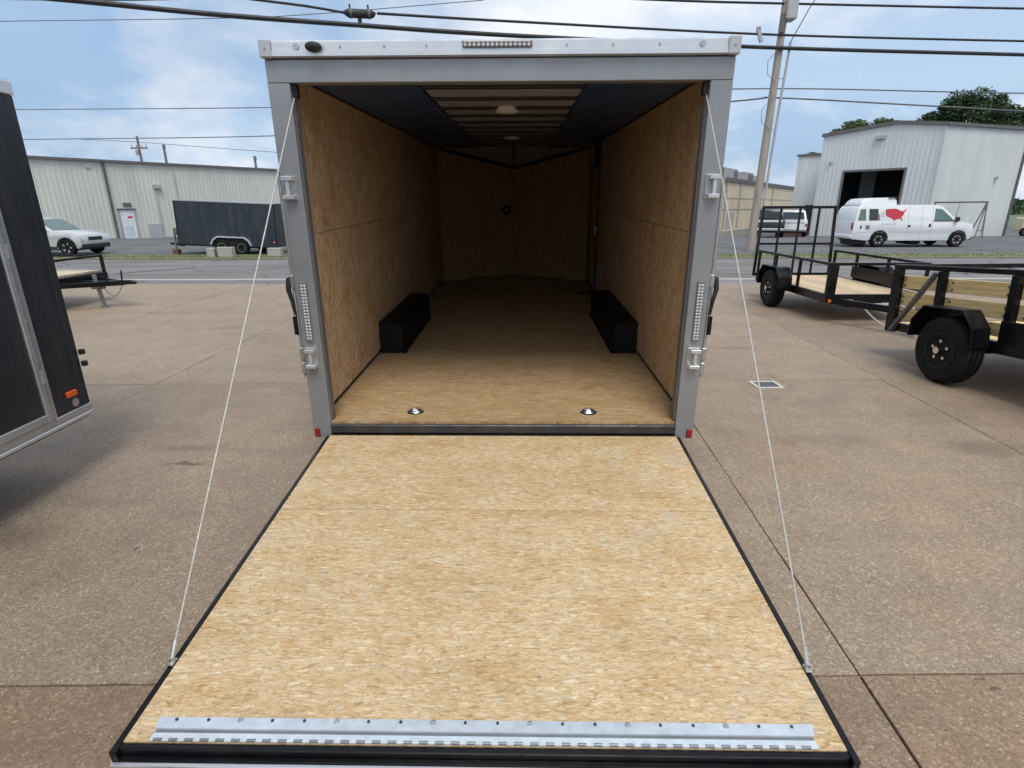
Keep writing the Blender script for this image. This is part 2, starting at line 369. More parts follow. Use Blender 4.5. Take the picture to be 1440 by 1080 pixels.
M['chrome'] = plain('chrome_nut', (.75, .75, .76), .12, 1.0, .05)
M['char'] = skin('charcoal_skin', (.030, .034, .040), .33, .3)
M['navyskin'] = skin('dark_blue_grey_skin', (.022, .032, .045), .38, .2)
M['beige'] = ribbed('beige_ribbed_steel', (.60, .61, .56))
M['whitewall'] = ribbed('white_ribbed_steel', (.66, .69, .70), (.5, .5, .48))
M['whitewall2'] = ribbed('white_sheet_steel', (.60, .63, .63), (.5, .5, .48))
M['tan'] = plain('tan_wall', (.66, .57, .42), .85, 0, .1, .6, bump=.1)
M['trimdark'] = plain('brown_grey_trim', (.13, .125, .125), .6)
M['downspout'] = plain('dark_downspout', (.10, .10, .10), .5)
M['door_white'] = plain('white_door', (.70, .72, .73), .45)
M['glass'] = plain('dark_window_glass', (.03, .042, .045), .06, 0, .2, 3)
M['glass_green'] = plain('green_window_glass', (.10, .165, .155), .08, 0, .15, 3)
M['dark_inside'] = plain('dark_interior', (.012, .016, .022), .85)
M['white_paint'] = plain('white_car_paint', (.70, .725, .74), .25, 0, .04, 2, coat=.5)
M['silver_paint'] = plain('silver_car_paint', (.64, .65, .66), .28, .35, .05, 2, coat=.5)
M['dark_paint'] = plain('dark_car_paint', (.018, .02, .026), .25, .2, .15, 2, coat=.5)
M['cladding'] = plain('black_bumper_plastic', (.02, .02, .022), .6)
M['map_red'] = plain('red_vinyl', (.50, .03, .055), .35)
M['map_text'] = plain('blue_grey_vinyl', (.20, .25, .36), .4)
M['seam'] = plain('seam_grey', (.32, .34, .35), .5)
M['pole'] = wood('weathered_pole_wood', (.40, .355, .31), 2, .35)
M['conduit'] = plain('grey_conduit', (.42, .43, .44), .5, .2)
M['wire'] = plain('black_wire', (.022, .024, .028), .6)
M['wire_grey'] = plain('grey_wire', (.13, .13, .14), .6)
M['plank'] = wood('pale_pine_deck', (.66, .50, .32), 1)
M['plank_tr'] = wood('treated_pine_board', (.82, .61, .29), 1)
M['plank_x'] = wood('pine_deck_lengthwise', (.62, .52, .38), 0)
M['steel_grey'] = plain('grey_steel', (.22, .23, .24), .45, .5)
M['hvac'] = plain('hvac_grey', (.28, .30, .32), .55, .2)
M['block'] = plain('weathered_concrete_block', (.38, .36, .33), .9, 0, .2, 9, bump=.3)
M['bark'] = plain('tree_bark', (.10, .075, .055), .9, 0, .3, 6, bump=.4)
M['hose'] = plain('pale_hose', (.55, .55, .50), .5)
M['brown'] = plain('rusty_brown', (.14, .06, .04), .7)

for k_, sp_ in (('black', .28), ('rubber', .18), ('black_trim', .3), ('wheelbox', .3)):
    M[k_].node_tree.nodes['Principled BSDF'].inputs['Specular IOR Level'].default_value = sp_

def leaf_mat(name, lo, hi):
    a = N(name); rnd = a.n('ShaderNodeNewGeometry').outputs['Random Per Island']
    c = a.ramp(rnd, [(0, lo), (.6, tuple((x+y)/2 for x, y in zip(lo, hi))), (1, hi)])
    a.set(Base_Color=c, Roughness=.6, Specular_IOR_Level=.3)
    a.b.inputs['Transmission Weight'].default_value = 0
    return a.m
M['leaf'] = leaf_mat('green_leaves', (.040, .070, .024), (.14, .19, .07))
M['leaf_dark'] = leaf_mat('dark_green_leaves', (.024, .048, .024), (.085, .13, .055))
M['grass'] = leaf_mat('verge_grass_blades', (.075, .10, .03), (.21, .22, .09))
M['verge'] = plain('verge_soil_and_turf', (.15, .165, .075), .95, 0, .3, 3, dirt=(.25, .22, .14))
M['far_grass'] = plain('far_field', (.12, .16, .09), .95, 0, .25, .05)

# ------------------------------------------------------------------ ground
def zg(y):
    if y < 10.4: return 0.0
    if y < 19.4: return -.3*(y-10.4)/9.0
    if y < 35: return -.3
    if y < 50: return -.3 - .6*(y-35)/15.0
    return -.9
def sheet(name, m, x0, x1, ys, lift, nx=2):
    b = MB(); xs = [x0+(x1-x0)*i/(nx-1) for i in range(nx)]
    vs = [(x, y, zg(y)+lift) for y in ys for x in xs]
    fs = [(j*nx+i, j*nx+i+1, (j+1)*nx+i+1, (j+1)*nx+i) for j in range(len(ys)-1) for i in range(nx-1)]
    b.add(vs, fs); return struct(b.build(name, m))
ground = sheet('ground', M['joint'], -700, 700, [-300, 9.6, 10.4, 19.4, 35, 50, 900], -.016)
ground.data.materials.clear(); ground.data.materials.append(M['joint'])
sheet('road', M['asphalt'], -400, 400, [9.61, 10.4, 13, 16, 19.4, 19.6], -.004)
sheet('gutter_strip', M['gutter'], -400, 400, [10.28, 10.4, 10.62], .000)
sheet('far_lot', M['asphalt2'], -300, 300, [21.5, 28, 35, 42, 50, 78], -.004)
sheet('far_field', M['far_grass'], -700, 700, [77.9, 900], -.002)
verge = sheet('grass_verge', M['verge'], -300, 300, [19.35, 19.8, 20.5, 21.2, 21.7], .012)
# road seam lines and tar patches
sm = MB()
for (x0, x1, y, w) in ((-60, 60, 11.9, .05), (-60, 60, 15.2, .05)):
    sm.add([(x0, y, zg(y)+.001), (x1, y, zg(y)+.001), (x1, y+w, zg(y+w)+.001), (x0, y+w, zg(y+w)+.001)], [(0, 1, 2, 3)])
for (xa, ya, xb, yb, w) in ((-11.6, 12.3, -10.6, 14.6, .16), (3.2, 11.2, 4.4, 15.8, .12), (14, 12, 15.5, 14.8, .14)):
    sm.add([(xa, ya, zg(ya)+.002), (xa+w, ya, zg(ya)+.002), (xb+w, yb, zg(yb)+.002), (xb, yb, zg(yb)+.002)], [(0, 1, 2, 3)])
struct(sm.build('road_seam', M['joint']))
# concrete slabs: joints follow slightly turned lines
lot = struct(MB().box(-.01, .01, -.01, .01, -.09, -.08).build('concrete_lot', M['joint']))
xl = [-24, -20.3, -16.6, -13.0, -9.8, -6.25, -3.65, -1.02, 1.58, 3.84, 7.4, 11, 14.6, 18.2, 22]
yl = [-13, -9.3, -5.55, -1.815, 1.965, 5.40, 9.6]
def node(i, j):
    x, y = xl[i], yl[j]
    xx = x + (y-1)*(.048 if x > 0 else .0)*(1 if abs(x) < 5 else 0) ; yy = y + (.028*x if j < len(yl)-1 else 0)
    return xx, yy
for i in range(len(xl)-1):
    for j in range(len(yl)-1):
        q = [node(i, j), node(i+1, j), node(i+1, j+1), node(i, j+1)]
        g = random.choice((.0028, .0035, .0045)) if j > 2 else .005
        q = [(q[0][0]+g, q[0][1]+g), (q[1][0]-g, q[1][1]+g), (q[2][0]-g, q[2][1]-g), (q[3][0]+g, q[3][1]-g)]
        cx = sum(a for a, _ in q)/4; cy = sum(b for _, b in q)/4
        near_ = abs(cx) < 9
        pts_ = []
        for (xa, ya), (xb, yb) in zip(q, q[1:]+q[:1]):
            m_ = 26 if near_ else 2
            for k_ in range(m_):
                u_ = k_/m_; jt = .0022 if near_ and k_ else 0
                pts_.append((xa+(xb-xa)*u_+random.uniform(-jt, jt)-cx, ya+(yb-ya)*u_+random.uniform(-jt, jt)-cy))
        b = MB().prism(pts_, 'z', -.03, 0)
        # eased arrises
        o = b.build('concrete_slab', M['concrete_brown'] if j <= 2 else M['concrete_grey'] if j == 3 else M['concrete'], lot, bevel=.002, loc=(cx, cy, random.uniform(-.0015, .0015)))
# verge grass
gb = MB()
for k in range(5200):
    x = random.uniform(-34, 34); y = random.triangular(19.5, 21.6, 20.6); h = random.uniform(.02, .07); a = random.uniform(0, 6.28); w = random.uniform(.012, .03)
    z = zg(y)+.012; dx_, dy_ = math.cos(a)*w, math.sin(a)*w; lx, ly = random.uniform(-.03, .03), random.uniform(-.03, .03)
    gb.add([(x-dx_, y-dy_, z), (x+dx_, y+dy_, z), (x+lx, y+ly, z+h)], [(0, 1, 2)])
me = bpy.data.meshes.new('grass'); me.from_pydata(gb.v, [], gb.f); me.materials.append(M['grass'])
link('grass', me, None, kind='stuff')
# drain
dr = thing('drain_cover', 'small square drain grate with pale worn border set in the concrete right of the trailer', 'drain', (2.62, 1.88, 0), (0, 0, .03)); dr.scale = (.80, .85, 1)
f = MB()
f.box(-.17, .17, -.14, -.10, .0015, .006); f.box(-.17, .17, .10, .14, .0015, .006); f.box(-.17, -.13, -.0995, .0995, .0015, .006); f.box(.13, .17, -.0995, .0995, .0015, .006)
f.build('drain_frame', plain('pale_drain_border', (.60, .57, .52), .8), dr)
MB().box(-.129, .129, -.099, .099, .0013, .0022).build('drain_pan', M['hvac'], dr)
for k in range(9):
    MB().box(-.12+k*.03-.007, -.12+k*.03+.007, -.098, .098, .0025, .0052).build('grate_bar', M['sill'], dr)

# ------------------------------------------------------------------ shared builders
def wheel(name, parent, x, y, z, r, w, side, rim, axis='x', nuts=5, detail=True, rim_r=.56, spokes=0):
    """tyre with a rim child; side = +1 / -1: direction the outer face looks along axis"""
    s = side
    a = w/2
    b = MB().lathe([(-a*.8*s, r*rim_r), (-a*s, r*.72), (-a*s*.98, r*.86), (-a*s*.8, r*.965), (-a*s*.52, r), (-a*s*.48, r*.955), (-a*s*.40, r*.955), (-a*s*.36, r), (-a*s*.08, r), (-a*s*.04, r*.955), (a*s*.04, r*.955), (a*s*.08, r), (a*s*.36, r), (a*s*.40, r*.955), (a*s*.48, r*.955), (a*s*.52, r), (a*s*.8, r*.965), (a*s*.97, r*.875), (a*s*1.03, r*.865), (a*s*1.035, r*.80), (a*s*1.0, r*.79), (a*s*1.0, r*.70), (a*s*.97, r*.64), (a*s*.99, r*.62), (a*s*.86, r*rim_r)], axis, n=36)
    t = b.build(name, M['rubber'], parent, smooth=True, loc=(x, y, z))
    q = MB().lathe([(a*s*.2, r*rim_r*1.0), (a*s*.93, r*rim_r*1.0), (a*s*.93, r*rim_r*.93), (a*s*.5, r*rim_r*.86), (a*s*.38, r*rim_r*.55), (a*s*.62, r*.2), (a*s*.66, r*.1), (a*s*.66, .002)], axis, n=28)
    q.build('rim', rim, t, smooth=True)
    if spokes:
        sb = MB()
        for k in range(spokes):
            an = 2*math.pi*k/spokes
            def P(t_, rr, off):
                return {'x': (t_, math.cos(an+off)*rr, math.sin(an+off)*rr), 'y': (math.cos(an+off)*rr, t_, math.sin(an+off)*rr)}[axis]
            sb.plate([P(a*s*.66, r*.09, -.5), P(a*s*.80, r*rim_r*.95, -.16), P(a*s*.80, r*rim_r*.95, .16), P(a*s*.66, r*.09, .5)], {'x': (s, 0, 0), 'y': (0, s, 0)}[axis], .015)
        sb.build('spokes', rim, t)
    if detail:
        nb = MB()
        for k in range(nuts):
            an = 2*math.pi*k/nuts + .3
            c = {'x': (a*s*.62, math.cos(an)*r*.27, math.sin(an)*r*.27), 'y': (math.cos(an)*r*.27, a*s*.62, math.sin(an)*r*.27)}[axis]
            e = {'x': (a*s*.62+.03*s, c[1], c[2]), 'y': (c[0], a*s*.62+.03*s, c[2])}[axis]
            nb.cyl(c, e, .017, 6)
        c = {'x': (a*s*.6, 0, 0), 'y': (0, a*s*.6, 0)}[axis]; e = {'x': (a*s*.6+.07*s, 0, 0), 'y': (0, a*s*.6+.07*s, 0)}[axis]
        nb.cyl(c, e, .036, 14)
        nb.build('hub_and_nuts', M['chrome'], t, smooth=True)
    return t

def ribwall(b, p, q, z0, z1, pitch=.3, depth=.03, rib=.09):
    """vertical ribbed sheet between two plan points, ribs proud on the left side of p->q"""
    p, q = Vector((*p, 0)), Vector((*q, 0)); d = q-p; L = d.length; d.normalize(); nrm = Vector((-d.y, d.x, 0))
    prof = [(0, 0)]; t = pitch*.5
    while t + rib < L:
        prof += [(t, 0), (t+rib*.25, depth), (t+rib*.75, depth), (t+rib, 0)]; t += pitch
    prof.append((L, 0))
    vs = []
    zt = z1 if callable(z1) else (lambda t_: z1)
    for (t_, o_) in prof:
        w_ = p + d*t_ + nrm*o_
        vs += [(w_.x, w_.y, z0), (w_.x, w_.y, zt(t_))]
    b.add(vs, [(2*i, 2*i+2, 2*i+3, 2*i+1) for i in range(len(prof)-1)])
    return b

# ================================================================== MAIN CARGO TRAILER
T = thing('cargo_trailer', 'open silver enclosed cargo trailer seen from behind, bare strand board inside, ramp door lowered', 'cargo trailer', (0, 0, 0), (R(1.4369), 0, 0))
HW, WO, WI, ZF, ZC, LB = 1.295, 1.172, 1.236, .34, 2.50, 6.15
# rear frame
for s in (-1, 1):
    x0, x1 = sorted((s*WO, s*HW))
    MB().box(x0, x1, 0, .09, .225, 2.397).build('rear_post', M['silver'], T, bevel=.004)
    MB().box(min(s*(WO-.012), s*(WO-.0)), max(s*(WO-.008), s*(WO-.0)), .03, .088, .345, 2.396).build('post_seal', M['trimdark'], T)
MB().box(-HW, HW, 0, .09, 2.398, 2.513).build('header', M['silver'], T, bevel=.004)
# top rail
tr = MB()
tr.prism([(-.010, 2.517), (-.034, 2.522), (-.034, 2.547), (-.026, 2.549), (-.026, 2.590), (-.016, 2.600), (.12, 2.606), (.12, 2.517)], 'x', -1.236, 1.236)
tr = tr.build('roof_rail', M['alu'], T)
for s in (-1, 1):
    x0, x1 = sorted((s*1.237, s*1.303))
    MB().box(x0, x1, -.040, .13, 2.515, 2.603).build('corner_cap', M['alu_dull'], T, bevel=.006)
    MB().cyl((s*1.272, -.045, 2.56), (s*1.272, -.039, 2.56), .007, 10).build('screw', M['zinc'], T)
for x in (-1.1, -.86, -.62, -.39, .37, .62, .87, 1.1):
    big = abs(x) == 1.1
    MB().cyl((x, -.034, 2.568), (x, -.024, 2.568), .016 if big else .006, 12).build('screw', M['zinc'], T)
cm = MB().lathe([(-.012, .010), (-.03, .030), (-.045, .034), (-.062, .030), (-.07, .012)], 'y', (0, 0, 0), 18).build('rear_camera', M['black_trim'], T, smooth=True, loc=(-1.0, 0, 2.563)); cm.scale = (1.35, 1, .75)
lb = MB().box(-.195, .185, -.046, -.024, 2.556, 2.590).build('brake_light_bar', M['lens_dark'], T, bevel=.008, seg=2)
for k in range(2):
    for i in range(15):
        MB().lathe([(-.047, .0085), (-.050, .007), (-.0515, .002)], 'y', (-.178+i*.0245, 0, 2.565+k*.016), 8).build('led', M['lens'], lb)
# tail lights, keepers, reflectors, side hooks
for s in (-1, 1):
    tl = MB().box(-.021, .021, -.014, .0, -.195, .195).build('tail_light', M['lens_dark'], T, bevel=.012, seg=2, loc=(s*1.238, 0, 1.10), rot=(0, 0, 0))
    for i in range(18):
        for k in (-1, 1):
            MB().lathe([(-.0145, .0085), (-.0175, .006), (-.0185, .002)], 'y', (k*.0095, 0, -.170+i*.02), 8).build('led', M['lens'], tl)
    for zz in (1.845, .80):
        kp = MB().box(-.042, .036, -.006, 0, -.068, .068).build('door_keeper', M['zinc'], T, bevel=.002, loc=(s*1.240, 0, zz))
        for z_ in (-.052, .052):
            MB().box(min(s*-.030, s*.034), max(s*-.030, s*.034), -.050, -.0065, z_-.011, z_+.011).build('keeper_tab', M['alu'], kp, bevel=.002)
        MB().box(min(s*-.006, s*.012), max(s*-.006, s*.012), -.044, -.008, -.0395, .0395).build('keeper_bar', M['alu'], kp, bevel=.002)
    MB().box(s*1.268-.017, s*1.268+.017, -.012, 0, .232, .294).build('reflector', M['red'], T, bevel=.004, seg=2)
    hk = MB().tube([(s*1.31, .05, 1.32), (s*1.338, .03, 1.30), (s*1.345, .02, 1.24), (s*1.328, .015, 1.16), (s*1.318, .012, 1.08)], [.016, .02, .016, .012, .010], 8).build('door_holdback', M['black_trim'], T, smooth=True)
    MB().box(s*1.325-.012, s*1.325+.012, 0, .03, .95, 1.07).build('holdback_grip', M['rubber'], hk, bevel=.004)
    for zz in (1.30, .83, .73):
        MB().box(min(s*1.297, s*1.325), max(s*1.297, s*1.325), .01, .055, zz-.05, zz+.03).build('bar_bracket', M['zinc'], T, bevel=.004)
    MB().cyl((s*1.313, .03, .66), (s*1.313, .03, 1.95), .011, 10).build('lock_bar', M['zinc'], T, smooth=True)
MB().box(-WO, WO, -.012, .018, .262, .324).build('rear_sill', M['sill'], T, bevel=.006)
MB().box(-WO+.002, WO-.002, -.02, .10, .20, .2605).build('hinge_beam', M['black'], T)
# floor sheets
y = .020
for L_ in (2.42, 2.44, 2.44):
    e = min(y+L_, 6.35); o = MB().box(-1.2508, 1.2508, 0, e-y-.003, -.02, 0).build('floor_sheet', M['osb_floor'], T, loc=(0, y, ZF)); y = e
    if y >= 6.34: break
MB().add([(-1.243, 6.352, ZF-.02), (1.243, 6.352, ZF-.02), (0, 7.05, ZF-.02), (-1.243, 6.352, ZF), (1.243, 6.352, ZF), (0, 7.05, ZF)], [(0, 2, 1), (3, 4, 5), (0, 1, 4, 3), (1, 2, 5, 4), (2, 0, 3, 5)]).build('floor_sheet', M['osb_floor'], T)
# walls
for s in (-1, 1):
    y = .092
    ends = [1.22, 2.44, 3.66, 4.88, 6.15] if s < 0 else [1.22, 2.44, 3.66, 4.84]
    for e in ends:
        for (z0, z1) in ((.380, 1.560), (1.564, ZC-.01)):
            x0, x1 = sorted((s*WI, s*(WI+.014)))
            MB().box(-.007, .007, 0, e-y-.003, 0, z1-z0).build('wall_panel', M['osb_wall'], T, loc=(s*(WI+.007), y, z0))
        y = e
    MB().box(*sorted((s*1.2515, s*1.258)), .09, 6.2, .335, ZC).build('wall_backing', M['black_trim'], T)
    MB().bar((s*1.226, .1, 2.482), (s*1.226, 6.17, 2.482), .020, .034).build('ceiling_trim', M['bow'], T)
    # wheel boxes
    MB().prism([(s*1.235, ZF+.001), (s*1.015, ZF+.001), (s*1.01, ZF+.245), (s*1.035, ZF+.295), (s*1.235, ZF+.305)], 'y', 1.68, 3.32 if s < 0 else 3.52).build('wheel_box', M['wheelbox'], T, bevel=.006)
    MB().box(*sorted((s*.992, s*1.0135)), 1.67, 3.33 if s < 0 else 3.53, ZF+.001, ZF+.004).build('wheel_box_flange', M['wheelbox'], T)
# side door on the right wall
sd_ = MB().box(1.237, 1.249, 4.90, 5.72, .40, 2.15).build('side_door', M['osb_wall'], T)
b = MB(); b.box(1.216, 1.249, 4.845, 4.895, .345, 2.20); b.box(1.216, 1.249, 5.725, 5.775, .345, 2.20); b.box(1.216, 1.249, 4.8955, 5.7245, 2.155, 2.20); b.build('door_frame', M['black_trim'], sd_, bevel=.003)
MB().box(1.20, 1.236, 4.97, 5.05, 1.22, 1.34).build('door_handle', M['zinc'], sd_, bevel=.006)
MB().box(WI, WI+.014, 5.78, 6.15, .405, ZC-.01).build('wall_panel', M['osb_wall'], T)
MB().box(.98, 1.22, 4.86, 5.12, ZF+.001, ZF+.012).build('door_threshold', M['black'], T, bevel=.003)
MB().lathe([(0, .028), (-.008, .026), (-.012, .01)], 'x', (WI, .16, .80), 16).build('wall_socket', M['white_plastic'], T)
# V nose
for s in (-1, 1):
    for (z0, z1) in ((.35, 1.556), (1.56, 2.46)):
        p0 = Vector((s*WI, 6.16, 0)); p1 = Vector((0, 6.98, 0))
        d = (p1-p0); L_ = d.length
        o = MB().box(0, L_, -.007, .007, 0, z1-z0).build('nose_panel', M['osb_nose_shaded'], T, loc=(p0.x, p0.y+.02, z0))
        o.rotation_euler = (0, 0, math.atan2(d.y, d.x))
    MB().bar((s*1.215, 6.15, 2.475), (0, 6.955, 2.20), .05, .045).build('nose_beam', M['bow'], T)
MB().add([(-1.22, 6.14, 2.50), (1.22, 6.14, 2.50), (0, 6.97, 2.225), (-1.22, 6.14, 2.51), (1.22, 6.14, 2.51), (0, 6.97, 2.235)], [(0, 2, 1), (3, 4, 5), (0, 1, 4, 3), (1, 2, 5, 4), (2, 0, 3, 5)]).build('nose_roof', M['nosepanel'], T)
MB().bar((0, 6.14, 2.49), (0, 6.94, 2.215), .035, .02).build('nose_strut', M['bow'], T)
MB().cyl((0, 6.962, .36), (0, 6.962, 2.18), .012, 8).build('corner_bead', M['osb_nose_shaded'], T)
vb = MB().lathe([(-.02, .085), (-.035, .08), (-.03, .06), (-.012, .055), (-.012, .004)], 'y', (0, 0, 0), 24).build('wall_vent', M['black_trim'], T, smooth=True, loc=(-.145, 6.87, 1.50), rot=(0, 0, math.atan2(.82, 1.225)))
MB().lathe([(-.022, .03), (-.028, .026), (-.03, .004)], 'y', (0, 0, 0), 14).build('vent_hub', M['nosepanel'], vb)
# ceiling
for k in range(12):
    y0 = .20 + k*.50
    MB().box(-1.20, 1.20, y0, y0+.075, 2.478, 2.5035).build('roof_bow', M['bow'], T, bevel=.006)
    y1 = min(y0+.50, 6.14)
    MB().box(-.555, .555, y0+.0755, y1-.0005, 2.496, 2.502).build('roof_liner', M['liner'], T)
    for sx in (-1, 1): MB().box(*sorted((sx*.556, sx*1.215)), y0+.012, y1-.0, 2.4735, 2.4775).build('roof_liner', M['navy'], T)
for (x, y) in ((.0, 1.77), (0, 4.33)):
    dl = MB().lathe([(0, .10), (-.032, .098), (-.042, .085), (-.046, .03)], 'z', (x, y, 2.4775+.018), 24).build('dome_light', M['diffuser'], T, smooth=True)
# roof skin and outside
MB().box(-1.29, 1.29, .12, 6.15, 2.588, 2.60).build('roof_skin', M['alu_dull'], T)
for s in (-1, 1):
    for k in range(5):
        y0 = .091 + k*1.2118; MB().box(*sorted((s*1.288, s*1.2935)), y0, y0+1.209, .40, 2.515).build('side_skin', M['silver'], T)
    MB().box(*sorted((s*1.284, s*1.302)), .131, 6.16, 2.516, 2.602).build('side_rail', M['alu'], T)
    MB().box(*sorted((s*1.284, s*1.300)), .091, 6.16, .30, .398).build('bottom_rail', M['alu_dull'], T)
    p0 = Vector((s*1.293, 6.16, 0)); p1 = Vector((0, 7.08, 0)); d = p1-p0
    o = MB().box(0, d.length, -.004, .004, .30, 2.58).build('nose_skin', M['silver'], T, loc=(p0.x, p0.y, 0)); o.rotation_euler = (0, 0, math.atan2(d.y, d.x))
    for yy in (2.25, 3.2):
        wheel('wheel', T, s*1.13, yy, .27, .34, .2, s, M['rim_silver'], 'x', detail=False)
    MB().prism([(1.72, .42), (1.80, .62), (1.95, .70), (3.5, .70), (3.65, .62), (3.73, .42), (3.70, .42), (3.62, .60), (3.48, .67), (1.97, .67), (1.83, .60), (1.75, .42)], 'x', *sorted((s*1.294, s*1.40))).build('fender', M['alu_dull'], T)
MB().add([(-1.29, 6.15, 2.588), (1.29, 6.15, 2.588), (0, 7.08, 2.588), (-1.29, 6.15, 2.60), (1.29, 6.15, 2.60), (0, 7.08, 2.60)], [(0, 2, 1), (3, 4, 5), (0, 1, 4, 3), (1, 2, 5, 4), (2, 0, 3, 5)]).build('roof_nose_skin', M['alu_dull'], T)
b = MB(); b.bar((-1.0, 5.6, .22), (0, 8.1, .22), .08, .12); b.bar((1.0, 5.6, .22), (0, 8.1, .22), .08, .12); b.box(-1.2, -1.1, .1, 6.1, .20, .318); b.box(1.1, 1.2, .1, 6.1, .20, .318); b.build('chassis', M['black'], T)
MB().cyl((0, 7.6, -.17), (0, 7.6, .75), .04, 12).build('jack', M['zinc'], T, smooth=True)
# tie-down rings
for x in (-.625, .605):
    dr_ = MB().lathe([(0, .058), (.003, .058), (.004, .05), (.0015, .044), (.0012, .003)], 'z', (0, 0, 0), 24).build('tie_down_ring', M['sill'], T, smooth=True, loc=(x, .185, ZF+.0005))
    dr_.scale = (1.0, .9, 1)
    MB().tube([(math.cos(t*.3927)*.038, math.sin(t*.3927)*.030, .010+.008*math.sin(t*.3927)) for t in range(17)], .0065, 8).build('ring', M['chrome'], dr_, smooth=True)
    MB().box(-.02, .02, -.012, .034, .004, .014).build('ring_clip', M['zinc'], dr_, bevel=.004)
# ramp door
RA = R(3.43)
ramp = MB()
ramp.box(-1.200, -1.1785, -2.184, -.03, -.055, .002); ramp.box(1.1785, 1.200, -2.184, -.03, -.055, .002)
ramp.box(-1.178, 1.178, -2.166, -2.146, -.056, -.003)
ramp.box(-1.170, 1.170, -2.145, -.02, -.054, -.0165)
ramp.box(-1.178, 1.178, -2.184, -2.167, -.056, -.034)
RD = ramp.build('ramp_door', M['black'], T, bevel=.002, loc=(0, -.0, .252), rot=(RA, 0, 0))
MB().box(-1.2005, 1.2005, -2.198, -2.1845, -.066, -.040).build('end_lip', M['alu'], RD, bevel=.002)
MB().box(-1.177, 1.177, -.8655, -.022, -.016, 0).build('ramp_panel', M['osb_ramp'], RD)
MB().box(-1.177, 1.177, 0, 1.2755, -.016, 0).build('ramp_panel', M['osb_ramp'], RD, loc=(0, -2.1450, 0))
hp = MB()
hp.add([(-1.108, -2.058, .001), (1.106, -2.058, .001), (1.088, -2.106, .001), (-1.092, -2.106, .001), (-1.108, -2.060, .003), (1.106, -2.060, .003), (1.088, -2.106, .012), (-1.092, -2.106, .012)], [(0, 1, 2, 3), (4, 7, 6, 5), (0, 4, 5, 1), (1, 5, 6, 2), (2, 6, 7, 3), (3, 7, 4, 0)])
HP = hp.build('hinge_plate', M['galv'], RD)
MB().box(-1.089, 1.085, -2.117, -2.1065, .001, .005).build('hinge_step', M['steel_grey'], HP)
MB().box(-1.091, 1.087, -2.1445, -2.1175, .001, .006).build('hinge_leaf', M['galv'], HP)
for k in range(42):
    x = -1.078 + k*.0515
    MB().cyl((x, -2.1405, .0055), (x+.028, -2.1405, .0055), .0052, 8).build('hinge_knuckle', M['steel_grey'], HP)
for k in range(20):
    x = -1.04 + k*.109; big = k % 3 == 2
    MB().lathe([(.0065, .010 if big else .0055), (.0105, .008 if big else .0045), (.0115, .002)], 'z', (x, -2.072, 0), 10).build('screw', M['zinc'] if big else M['sill'], HP)
for s in (-1, 1):
    bk = MB().box(-.011, .011, -.018, .018, 0, .008).build('cable_bracket', M['zinc'], RD, bevel=.002, loc=(s*1.19, -1.845, .0035))
    MB().cyl((0, 0, .008), (0, 0, .026), .010, 8).build('eye_bolt', M['zinc'], bk)
# lift cables: from just inside the header corners to the ramp edges
Minv = Matrix.Rotation(R(1.4369), 4, 'X').inverted()
for s in (-1, 1):
    end = Matrix.Translation((0, 0, .252)) @ Matrix.Rotation(RA, 4, 'X') @ Vector((s*1.19, -1.845, .022))
    st = Vector((s*1.165, .045, 2.34))
    pts = []
    for i in range(25):
        t = i/24; q = st.lerp(end, t); q.z -= .05*math.sin(math.pi*t)*(.6 if s < 0 else .5); q.x += s*.012*math.sin(math.pi*t); pts.append(q)
    cb = MB().tube(pts, .0037, 8).build('lift_cable', M['cable'], T, smooth=True)
    MB().cyl(pts[-1]+Vector((0, .0, -.004)), pts[-2].lerp(pts[-1], .45), .010, 8).build('cable_ferrule', M['zinc'], cb)
    MB().box(s*1.165-.02, s*1.165+.02, .03, .075, 2.33, 2.396).build('cable_anchor', M['black_trim'], cb)

